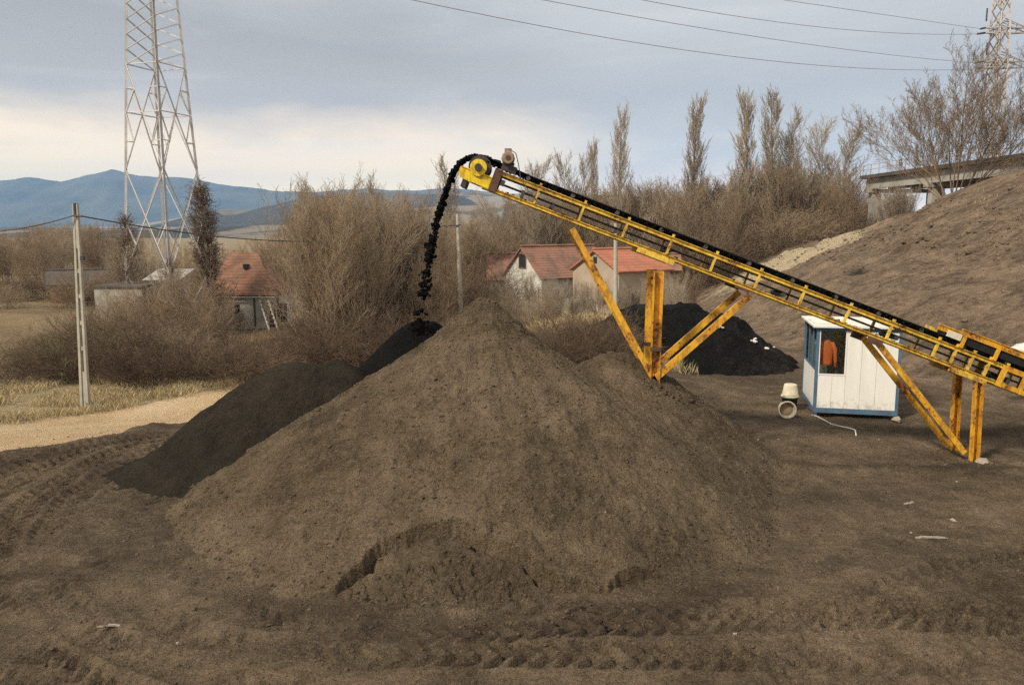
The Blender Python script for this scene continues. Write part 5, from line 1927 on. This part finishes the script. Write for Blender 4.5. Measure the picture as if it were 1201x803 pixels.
MB().box(t3.x - 0.13, t3.x + 0.13, Y3 - 0.12, Y3 - 0.02, t3.z - 0.6, t3.z - 0.3).build('bracket', MAT['steel'], p3)
Y4 = 60.0
b4, t4 = P(450, 330, Y4), P(449.5, 266, Y4)
p4 = empty('utility_pole', (b4.x, Y4, gz(b4.x, Y4)), 'thin grey pole half hidden in the thicket left of the stream', 'pole', 'utility poles')
MB().tube([(b4.x, Y4, gz(b4.x, Y4)), t4], [0.14, 0.10], 10).build('shaft', MAT['concrete'], p4)


def span(a, b, sag, r, name, lab, group=None):
    pts = []
    for s in np.linspace(0, 1, 40):
        p = Vector(a).lerp(Vector(b), s)
        p.z -= 4 * sag * s * (1 - s)
        pts.append(p)
    return tag(MB().tube(pts, r, 6).build(name, MAT['wire']), lab, 'wire', group)


e1 = hk + Vector((0.28, -0.14, -0.02))
span(e1, ca + Vector((-0.75, -0.12, 0.03)), 0.95, 0.026, 'overhead_cable', 'black cable sagging from the concrete pole past the pylon', 'low overhead cables')
span(hk + Vector((-0.05, -0.12, 0)), P(-120, 268, 27), 0.35, 0.022, 'overhead_cable', 'black cable running left out of view from the concrete pole', 'low overhead cables')
# stay wire / cable at the lamp behind the heap
lampq = P(553, 240, 70)

# ------------------------------------------------------------------ houses


def gable_house(root, o, rd, wd, L_, w_, h_, rise, mats, over=0.3, thick=0.12):
    """o: near-left corner of the gable wall on the ground; rd: ridge direction; wd: gable width direction"""
    o, rd, wd = Vector(o), Vector(rd), Vector(wd)
    up = Vector((0, 0, 1))
    wall = MB()
    t = 0.25
    wall.quad_box(o, wd * w_, rd * t, up * h_)
    wall.quad_box(o + rd * (L_ - t), wd * w_, rd * t, up * h_)
    wall.quad_box(o + rd * t, wd * t, rd * (L_ - 2 * t), up * h_)
    wall.quad_box(o + rd * t + wd * (w_ - t), wd * t, rd * (L_ - 2 * t), up * h_)
    for q in (o, o + rd * (L_ - t)):          # gable triangles
        s = len(wall.v)
        for k in (0, 1):
            wall.v += [q + rd * t * k + up * (h_ + 0.001), q + rd * t * k + wd * w_ + up * (h_ + 0.001), q + rd * t * k + wd * w_ / 2 + up * (h_ + rise - 0.02)]
        wall.f += [(s, s + 1, s + 2), (s + 5, s + 4, s + 3), (s, s + 2, s + 5, s + 3), (s + 1, s + 4, s + 5, s + 2), (s, s + 3, s + 4, s + 1)]
    wobj = wall.build('wall', mats[0], root)
    rf = MB()
    sl = rise / (w_ / 2)
    e = over
    r0, r1 = o + wd * w_ / 2 + up * (h_ + rise + thick) - rd * e, o + wd * w_ / 2 + up * (h_ + rise + thick) + rd * (L_ + e)
    for sg in (-1, 1):
        d = wd * sg * (w_ / 2 + e) - up * sl * (w_ / 2 + e)
        rf.slab([r0, r1, r1 + d, r0 + d], thick)
    robj = rf.build('roof', mats[1], root)
    rc_ = MB()
    rc_.tube([r0 + up * 0.02, r1 + up * 0.02], 0.11, 8)
    rc_.build('ridge_cap', mats[1], robj)
    return wobj, robj


# weathered house by the near pylon
YH = 53.0
hl = P(243, 346, YH)
hr = P(322, 346, YH)
hz0 = gz((hl.x + hr.x) / 2, YH) - 0.1
h1 = empty('tiled_house', ((hl.x + hr.x) / 2, YH, hz0), 'low old house with weathered orange tiled roof beside the pylon', 'house')
wall_h = hl.z - hz0
W1 = hr.x - hl.x
mb = MB()
D1 = 4.6
mb.box(hl.x + 0.15, hr.x - 0.15, YH + 0.3, YH + 0.55, hz0, hz0 + wall_h)
mb.box(hl.x + 0.15, hr.x - 0.15, YH + D1 - .25, YH + D1, hz0, hz0 + wall_h)
mb.box(hl.x + 0.15, hl.x + .4, YH + .551, YH + D1 - .251, hz0, hz0 + wall_h)
mb.box(hr.x - 0.4, hr.x - .15, YH + .551, YH + D1 - .251, hz0, hz0 + wall_h)
mb.build('wall', MAT['plaster'], h1)
zr = P(290, 300, YH + D1 / 2).z
rf = MB()
e0, e1_, e2, e3 = Vector((hl.x - .1, YH, hl.z)), Vector((hr.x + .05, YH, hl.z)), Vector((hr.x + .05, YH + D1 + .3, hl.z)), Vector((hl.x - .1, YH + D1 + .3, hl.z))
ra, rb_ = Vector((P(268, 300, YH + D1 / 2).x, YH + D1 / 2 + .15, zr + .2)), Vector((P(302, 300, YH + D1 / 2).x, YH + D1 / 2 + .15, zr + .2))
for pl in ([e0, e1_, rb_, ra], [e2, e3, ra, rb_], [e1_, e2, rb_], [e3, e0, ra]):
    rf.slab(pl, 0.1)
robj = rf.build('roof', MAT['roof_old'], h1)
# small hipped dormer rise with a dark vent
dm = P(290, 291, YH + D1 / 2 - 0.2)
yd = YH + D1 / 2 - 0.9
zl = hl.z + (zr - hl.z) * (yd - YH) / (D1 / 2)
MB().box(dm.x - .1, dm.x + .2, yd - .05, yd + .4, zl + .15, zl + .45).build('vent', MAT['hole'], robj)
MB().box(hl.x, hr.x, YH - .03, YH + .03, hl.z - .16, hl.z - .1025).build('fascia', MAT['palewood'], h1)
for (xa, xb, za, zb_) in ((P(299, 0, YH).x, P(307, 0, YH).x, 0, 1.35), (P(310, 0, YH).x, P(321, 0, YH).x, 0.5, 1.75), (P(256, 0, YH).x, P(262, 0, YH).x, 1.0, 1.7)):
    mb = MB()
    mb.box(xa, xb, YH + .28, YH + .296, hz0 + za, hz0 + zb_)
    dn = mb.build('opening', MAT['hole'], h1)
for px in (281, 310):
    x = P(px, 0, YH).x
    MB().box(x - .05, x + .05, YH + .2, YH + .295, hz0, hl.z - .17).build('post', MAT['oldwood'], h1)
# leaning pale ladder-like stair at its right end
st = empty('wooden_stair', (P(309, 0, YH).x, YH - 0.6, hz0), 'pale wooden stair leaning against the right end of the tiled house', 'stair')
a, b = P(304.5, 352, YH - 0.15), P(316, 387, YH - 0.9)
for dx in (0, 0.55):
    MB().beam(a + Vector((dx, 0, 0)), b + Vector((dx, 0, 0)), 0.06, 0.13).build('stringer', MAT['palewood'], st)
for i in range(7):
    q = a.lerp(b, (i + .5) / 7)
    MB().box(q.x + .031, q.x + .519, q.y - .12, q.y + .12, q.z - .02, q.z + .02).build('step', MAT['oldwood'], st)

# white walled ruin left of the tower
YW = 47.0
wl, wr = P(110, 337, YW), P(166, 337, YW)
zg = gz(wl.x, YW)
rw = empty('old_outbuilding', ((wl.x + wr.x) / 2, YW, zg), 'pale flat-roofed outbuilding half hidden behind the near pylon', 'outbuilding')
mb = MB()
mb.box(wl.x, wr.x, YW, YW + .3, zg, wl.z)
mb.box(wl.x, wl.x + .3, YW + .301, YW + 3.2, zg, wl.z)
mb.box(wr.x - .3, wr.x, YW + .301, YW + 3.2, zg, wl.z)
mb.box(wl.x, wr.x, YW + 3.201, YW + 3.5, zg, wl.z)
mb.build('wall', MAT['oldwall'], rw)
mb = MB()
mb.quad_box((wl.x - .1, YW - .1, wl.z + .002), (wr.x - wl.x + .2, 0, 0), (0, 3.7, .0), (0, 0, .10))
mb.build('roof', MAT['bridge_dark'], rw)
for px in (147,):
    x = P(px, 0, YW).x
    MB().box(x - .3, x + .3, YW - .03, YW - .002, wl.z - 1.3, wl.z - .5).build('window', MAT['hole'], rw)
YS = 56.0
sq = P(190, 328, YS)
srf = empty('tin_shed', (sq.x, YS, gz(sq.x, YS)), 'small shed with pale tin roof seen through the pylon legs', 'shed')
mb = MB()
mb.box(sq.x - 1.1, sq.x + 1.1, YS, YS + 2.4, gz(sq.x, YS), sq.z - .02)
mb.build('wall', MAT['oldwall'], srf)
zt2 = P(190, 316, YS + 1.4).z
mb = MB()
mb.slab([(sq.x - 1.3, YS - .2, sq.z), (sq.x + 1.3, YS - .2, sq.z), (sq.x + 1.3, YS + 2.6, zt2), (sq.x - 1.3, YS + 2.6, zt2)], .05)
mb.build('roof', MAT['oldtin'], srf)
# far shed at the left
YD = 74.0
dq = P(62, 342, YD)
rd, wd = Vector((0.9, 0.43, 0)), Vector((0.43, -0.9, 0))
sh = empty('brick_shed', (dq.x, YD, gz(dq.x, YD)), 'far low brick shed with dark roof at the end of the field', 'shed')
gable_house(sh, (dq.x, YD, gz(dq.x, YD) - .2), (0.9, 0.43, 0), (0.43, -0.9, 0), 6.5, 3.0, P(62, 328, YD).z - gz(dq.x, YD), 1.0, (mat_plain('brick_tan', (0.24, 0.12, 0.065, 1), (0.34, 0.18, 0.1, 1), 3), MAT['bridge_dark']))
xx = P(65, 0, YD).x
MB().box(xx - .2, xx + .25, YD - 1.8, YD - 1.7, 0.0, 0.5)

# middle houses
RD, WD = Vector((0.80, 0.60, 0)), Vector((0.60, -0.80, 0))
YA = 69.0
ga = P(592, 322, YA)
za = gz(ga.x + 3, YA) - .3
hA = empty('white_gabled_house', (ga.x, YA, za), 'old house with peeling white gable and worn tiled roof', 'house')
wA = (P(634, 322, YA).x - ga.x) / 0.60 * 0.985
riseA = P(613, 290, YA).z - ga.z
gable_house(hA, (ga.x, YA, za), RD, WD, 7.6, wA, ga.z - za, riseA, (MAT['plaster'], MAT['roof_brown']), 0.25)
gc = Vector((ga.x, YA, 0)) + WD * wA / 2 - RD * 0.03
zc = P(612, 306, YA - 2).z
mb = MB()
mb.quad_box(gc + WD * -0.42 + Vector((0, 0, zc - .55)), WD * .84, RD * 0.027, (0, 0, 1.1))
wn_ = mb.build('window', MAT['hole'], hA)
mb = MB()
for (a0, a1, c0_, c1) in ((-.5, -.42, -.62, .62), (.42, .5, -.62, .62), (-.42, .42, .55, .62), (-.42, .42, -.62, -.55)):
    mb.quad_box(gc + WD * a0 - RD * 0.02 + Vector((0, 0, zc + c0_)), WD * (a1 - a0), RD * 0.045, (0, 0, c1 - c0_))
mb.build('frame', MAT['oldwood'], wn_)
mb = MB()
tz = P(613, 297, YA - 2).z
mb.poly([gc + WD * -0.62 - RD * .06 + Vector((0, 0, tz - .1)), gc + WD * .62 - RD * .06 + Vector((0, 0, tz - .1)), gc - RD * .06 + Vector((0, 0, ga.z + riseA - .02))])
mb.slab(mb.v[:3], 0.05) if False else None
mb2 = MB()
mb2.extrude([(-0.62, tz - .1), (0.62, tz - .1), (0, ga.z + riseA - .02)], gc - RD * .02, gc - RD * .10, (0, 0, 1))
mb2.build('gable_boards', MAT['oldwood'], hA)
eav = Vector((ga.x, YA, 0)) + WD * (wA + 0.03)
for k in range(3):
    mb = MB()
    mb.quad_box(eav + RD * (1.0 + k * 1.9) + Vector((0, 0, za + 0.9)), RD * 0.8, WD * 0.02, (0, 0, 1.0))
    mb.build('window', MAT['hole'], hA)
# second house, bright red roof
YB = 63.5
gb_ = P(672, 315, YB + 1.5)
zbb = gz(gb_.x + 3, YB) - .3
hB = empty('red_roofed_house', (gb_.x, YB, zbb), 'beige gabled house with a bright red tiled roof', 'house')
wB = (P(722, 318, YB).x - gb_.x) / 0.60 * 0.97
riseB = P(697, 294, YB).z - gb_.z
_, roofB = gable_house(hB, (gb_.x, YB + 1.5, zbb), RD, WD, 5.6, wB, gb_.z - zbb, riseB, (MAT['beige'], MAT['roof_red']), 0.25)
gcb = Vector((gb_.x, YB + 1.5, 0)) + WD * wB / 2 - RD * 0.03
mb = MB()
mb.quad_box(gcb + WD * -0.2 + Vector((0, 0, gb_.z + riseB * .35)), WD * .4, RD * .025, (0, 0, .5))
mb.build('window', MAT['hole'], hB)
for k in (-1.4, 1.0):
    mb = MB()
    mb.quad_box(gcb + WD * k + Vector((0, 0, zbb + 1.0)), WD * .7, RD * .025, (0, 0, .9))
    mb.build('window', MAT['hole'], hB)
mb = MB()
sl0 = gb_ + WD * (wB + .02)
mb.quad_box(Vector((sl0.x, sl0.y, zbb + 1.0)) + RD * 1.4, RD * 0.9, WD * .02, (0, 0, .9))
mb.build('window', MAT['hole'], hB)
mb = MB()
cq = gcb + RD * 2.5
mb.box(cq.x - .25, cq.x + .25, cq.y - .25, cq.y + .25, gb_.z + riseB - .3, gb_.z + riseB + .55)
# little brown roofed annex left of the white gable
YC = 73.0
gq = P(573, 327, YC)
zc_ = gz(gq.x, YC) - .3
hC = empty('brown_annex', (gq.x, YC, zc_), 'low annex with brown roof left of the white gable', 'house')
gable_house(hC, (gq.x, YC, zc_), (1, 0, 0), (0, 1, 0), 3.2, 3.6, gq.z - zc_, P(585, 299, YC + 1.8).z - gq.z, (MAT['oldwall'], MAT['roof_brown']), .2)
# long low wing right of the red house
YE = 68.0
gq = P(738, 318, YE)
ze = gz(gq.x, YE) - .3
hE = empty('brown_barn', (gq.x, YE, ze), 'low brown-roofed barn right of the red roof, behind the conveyor', 'barn')
gable_house(hE, (gq.x, YE + 1.2, ze), (1, 0.12, 0), (0.12, 1, 0), 4.6, 3.4, gq.z - ze, P(745, 300, YE + 2).z - gq.z, (MAT['oldwood'], MAT['roof_brown']), .2)
# tiny far orange roof in the thicket
YT = 78.0
gq = P(436, 322, YT)
hT = empty('orange_roofed_house', (gq.x, YT, gz(gq.x, YT)), 'far small house with orange roof glimpsed left of the stream', 'house')
gable_house(hT, (gq.x, YT, gz(gq.x, YT) - .3), (1, 0, 0), (0, 1, 0), 3.0, 4, gq.z - gz(gq.x, YT), 1.0, (MAT['beige'], MAT['roof_old']), .2)
# low board fence before the houses
fq0, fq1 = P(600, 352, 57), P(700, 350, 57)
fn = empty('board_fence', ((fq0.x + fq1.x) / 2, 57, gz(fq0.x, 57)), 'weathered pale board fence in front of the gabled houses', 'fence')
mb = MB()
n = 34
for i in range(n):
    x = fq0.x + (fq1.x - fq0.x) * i / n
    z = gz(x, 57)
    mb.box(x, x + (fq1.x - fq0.x) / n * .82, 57, 57.03, z, z + 1.25 + rnd.uniform(-.12, .12))
mb.build('boards', mat_plain('fence_boards', (0.22, 0.19, 0.14, 1), (0.4, 0.36, 0.28, 1), 3, 0.9, 0.1, 0.2, stretch=(2, 1, .4)), fn)
for zz in (0.3, 0.95):
    MB().beam((fq0.x, 57.06, gz(fq0.x, 57) + zz), (fq1.x, 57.06, gz(fq1.x, 57) + zz), .05, .08).build('rail', MAT['oldwood'], fn)

# ------------------------------------------------------------------ bridge on the embankment
n0, n1 = P(1230, 168, 55), P(1012, 200, 82)
zd = (n0.z + n1.z) / 2 - 0.45
br = empty('road_bridge', (n1.x, n1.y, gz(n1.x, n1.y)), 'concrete road bridge with railing at the top of the embankment', 'bridge')
p0_, p1_ = Vector((n1.x, n1.y, zd)), Vector((n0.x, n0.y, zd))
dirv = (p1_ - p0_)
ext = p1_ + dirv * 0.7
ln = (ext - p0_)
dn = ln.normalized()
sd_ = Vector((-dn.y, dn.x, 0))
if sd_.x < 0:
    sd_ = -sd_
L3 = ln.length
MB().quad_box(p0_ - dn * 0.6 + Vector((0, 0, -0.32)), dn * (L3 + 0.6), sd_ * 8, (0, 0, 0.32)).build('deck', MAT['bridge_dark'], br)
for k in range(4):
    MB().quad_box(p0_ + sd_ * (0.45 + k * 2.2) + Vector((0, 0, -1.35)), dn * L3, sd_ * 0.5, (0, 0, 1.027)).build('girder', MAT['bridge'], br)
nb = int(L3 / 11)
for k in range(nb + 1):
    q = p0_ + dn * (0.2 + k * 11.0)
    MB().quad_box(q + sd_ * 0.2 + Vector((0, 0, -1.7)), dn * 0.9, sd_ * 7.6, (0, 0, 0.347)).build('pier_cap', MAT['bridge'], br)
    for a in (0.6, 6.4):
        zg = gz((q + sd_ * a).x, (q + sd_ * a).y) - 1
        MB().quad_box(q + sd_ * a + dn * .1 + Vector((0, 0, zg - q.z)), dn * 0.7, sd_ * 0.9, (0, 0, q.z - 1.703 - zg)).build('pier', MAT['bridge'], br)
for a in (0.05, 7.85):
    mb = MB()
    n = int(L3 / 1.6)
    for i in range(n + 1):
        q = p0_ + sd_ * a + dn * (L3 * i / n)
        mb.box(q.x - .04, q.x + .04, q.y - .04, q.y + .04, q.z, q.z + .95)
    for hh in (.5, .95):
        mb.beam(p0_ + sd_ * a + Vector((0, 0, hh)), p0_ + sd_ * a + dn * L3 + Vector((0, 0, hh)), .06, .05)
    mb.build('railing', MAT['galv_far'], br)

# ------------------------------------------------------------------ hills and mountains


def ridge_mesh(name, Y, prof, depth, amp, seed, mat, x_ext):
    """ridge whose skyline follows the profile (photograph column, row)"""
    pxs = np.array([p[0] for p in prof], float)
    zz = np.array([P(p[0], p[1], Y).z for p in prof])
    xx = np.array([P(p[0], p[1], Y).x for p in prof])
    xs_ = np.linspace(xx[0] - x_ext, xx[-1] + x_ext, 360)
    v = np.linspace(-1, 1, 46)
    X, Vv = np.meshgrid(xs_, v)
    Hc = np.interp(X, np.concatenate([[xx[0] - x_ext], xx, [xx[-1] + x_ext]]), np.concatenate([[zz[0] * .9], zz, [zz[-1] * .5]]))
    Hc = Hc * (1 + 0.075 * fbm(X / depth * 3.5, X * 0 + seed, 5, seed + 7, 0.6))
    sh = np.exp(-(Vv / 0.55) ** 2)
    sh = (sh - sh.min()) / (1 - sh.min())
    nz_ = fbm(X / depth * 2.2, Vv * 2.2, 5, seed)
    spur = np.abs(fbm(X / depth * 3.0, Vv * 0.9, 4, seed + 3))
    Z = Hc * sh * (1 - 0.55 * spur * (1 - np.exp(-(Vv / 0.18) ** 2))) + amp * nz_ * (1 - np.exp(-(Vv / 0.15) ** 2)) * sh
    return tag(link(name, grid_mesh(name, X, Y + Vv * depth, Z - 8, mat)), kind='structure')


MTN = [(-500, 225), (-300, 205), (-150, 214), (-60, 208), (0, 212), (40, 207), (75, 212), (110, 204), (133, 199), (165, 206), (210, 207), (245, 213), (275, 218), (310, 220), (340, 223), (370, 224), (405, 221), (430, 220), (460, 224), (500, 222), (520, 219), (560, 222), (620, 228), (700, 236), (900, 250)]
ridge_mesh('mountains', 5200, MTN, 1300, 70, 81, MAT['mountain'], 900)
ridge_mesh('hills', 2300, [(150, 262), (230, 250), (270, 243), (300, 243), (330, 236), (360, 228), (400, 223), (450, 222), (520, 222), (570, 222), (640, 224), (760, 228), (900, 235), (1100, 245), (1400, 250)], 700, 14, 86, MAT['hill'], 300)
ridge_mesh('near_hill', 1100, [(-700, 262), (-200, 262), (100, 263), (200, 262), (280, 258), (340, 256), (420, 244), (480, 238), (540, 233), (600, 232), (700, 238), (900, 246), (1200, 252), (1500, 255)], 330, 8, 96, MAT['hill'], 200)

# ------------------------------------------------------------------ haze
hm = bpy.data.materials.new('haze_air')
hm.use_nodes = True
nt = hm.node_tree
nt.nodes.remove(nt.nodes['Principled BSDF'])
pv = nt.nodes.new('ShaderNodeVolumePrincipled')
pv.inputs['Color'].default_value = (0.36, 0.63, 1.0, 1)
pv.inputs['Density'].default_value = 0.00014
pv.inputs['Anisotropy'].default_value = 0.0
nt.links.new(pv.outputs[0], nt.nodes['Material Output'].inputs['Volume'])
hz_ = MB().box(-7100, 7100, -400, 7050, -20, 440).build('haze', hm)
tag(hz_, kind='stuff')

# ------------------------------------------------------------------ light
SUN_AZ = math.atan2(-0.74, -0.67)      # from +Y towards +X
SUN_EL = R(43)
sun_dir = Vector((math.sin(SUN_AZ) * math.cos(SUN_EL), math.cos(SUN_AZ) * math.cos(SUN_EL), math.sin(SUN_EL)))
sl = bpy.data.lights.new('sun', 'SUN')
sl.energy = 3.8
sl.angle = R(6)
sl.color = (1.0, 0.90, 0.76)
so = bpy.data.objects.new('sun', sl)
COL.objects.link(so)
so.rotation_euler = (-sun_dir).to_track_quat('-Z', 'Y').to_euler()
so.location = (-20, -10, 40)

wd_ = bpy.data.worlds.new('World')
scene.world = wd_
wd_.use_nodes = True
nt = wd_.node_tree
for n_ in list(nt.nodes):
    nt.nodes.remove(n_)
W = Mat.__new__(Mat)
W.nt = nt
out = nt.nodes.new('ShaderNodeOutputWorld')
tc = nt.nodes.new('ShaderNodeTexCoord')
W.tc = tc
sky = nt.nodes.new('ShaderNodeTexSky')
sky.sky_type = 'NISHITA'
sky.sun_disc = False
sky.sun_elevation = SUN_EL
sky.sun_rotation = SUN_AZ
sky.air_density = 1.2
sky.dust_density = 2.0
bg1 = nt.nodes.new('ShaderNodeBackground')
bg1.inputs[1].default_value = 0.10
W.l(sky.outputs[0], bg1.inputs[0])
sep = nt.nodes.new('ShaderNodeSeparateXYZ')
W.l(tc.outputs['Generated'], sep.inputs[0])
cl = W.noise(2.4, 6, 0.55, W.vec((1, 1, 3.2), 'Generated'), 0.25)
cl2 = W.noise(6.0, 5, 0.6, W.vec((1, 1, 2.5), 'Generated'), 0.2)
zz = W.math('ADD', sep.outputs[2], W.math('MULTIPLY', W.math('SUBTRACT', cl, 0.5), 0.13))
zz = W.math('ADD', zz, W.math('MULTIPLY', W.math('SUBTRACT', cl2, 0.5), 0.045))
left = W.ramp(zz, [(0.0, rgb(255, 232, 188)), (0.05, rgb(255, 231, 190)), (0.10, rgb(250, 226, 194)), (0.15, rgb(175, 172, 171)), (0.215, rgb(166, 164, 162)), (0.27, rgb(190, 189, 186)), (0.33, rgb(186, 185, 185)), (0.45, rgb(192, 191, 189)), (1.0, rgb(240, 240, 240))])
right = W.ramp(zz, [(0.0, rgb(246, 230, 212)), (0.04, rgb(234, 217, 202)), (0.075, rgb(190, 189, 188)), (0.15, rgb(174, 175, 177)), (0.25, rgb(195, 195, 194)), (0.45, rgb(198, 197, 196)), (1.0, rgb(240, 240, 240))])
side_ = W.mask(W.math('ADD', sep.outputs[0], W.math('MULTIPLY', W.math('SUBTRACT', cl, 0.5), 0.35)), -0.12, 0.16)
cc_ = W.mix(side_, left, right)
cl3 = W.noise(2.2, 6, 0.6, W.vec((1, 1, 7.5), 'Generated'), 0.6)
cc_ = W.mix(W.math('MULTIPLY', W.mask(cl3, 0.5, 0.72), 0.34), cc_, rgb(216, 212, 208))
cc_ = W.mix(W.math('MULTIPLY', W.mask(cl3, 0.48, 0.3), 0.30), cc_, rgb(158, 163, 172))
bg2 = nt.nodes.new('ShaderNodeBackground')
W.l(W.math('ADD', 1.0, W.math('MULTIPLY', 1.15, W.math('POWER', 2.718, W.math('MULTIPLY', W.math('MAXIMUM', sep.outputs[2], 0.0), -11.0)))), bg2.inputs[1])
W.l(cc_, bg2.inputs[0])
ms = nt.nodes.new('ShaderNodeMixShader')
ms.inputs[0].default_value = 0.95
W.l(bg1.outputs[0], ms.inputs[1])
W.l(bg2.outputs[0], ms.inputs[2])
W.l(ms.outputs[0], out.inputs['Surface'])

scene.view_settings.view_transform = 'Standard'
scene.view_settings.look = 'None'
scene.view_settings.exposure = 0.24
scene.view_settings.gamma = 1
scene.render.engine = 'CYCLES'
scene.cycles.max_bounces = 5
scene.cycles.diffuse_bounces = 3
scene.cycles.glossy_bounces = 2
scene.cycles.transparent_max_bounces = 12
scene.cycles.volume_bounces = 0
scene.cycles.sample_clamp_indirect = 2.5
scene.cycles.sample_clamp_direct = 6
try:
    scene.cycles.use_denoising = False
    scene.cycles.denoiser = 'OPENIMAGEDENOISE'
    scene.cycles.denoising_prefilter = 'ACCURATE'
except Exception:
    pass
bpy.context.view_layer.update()
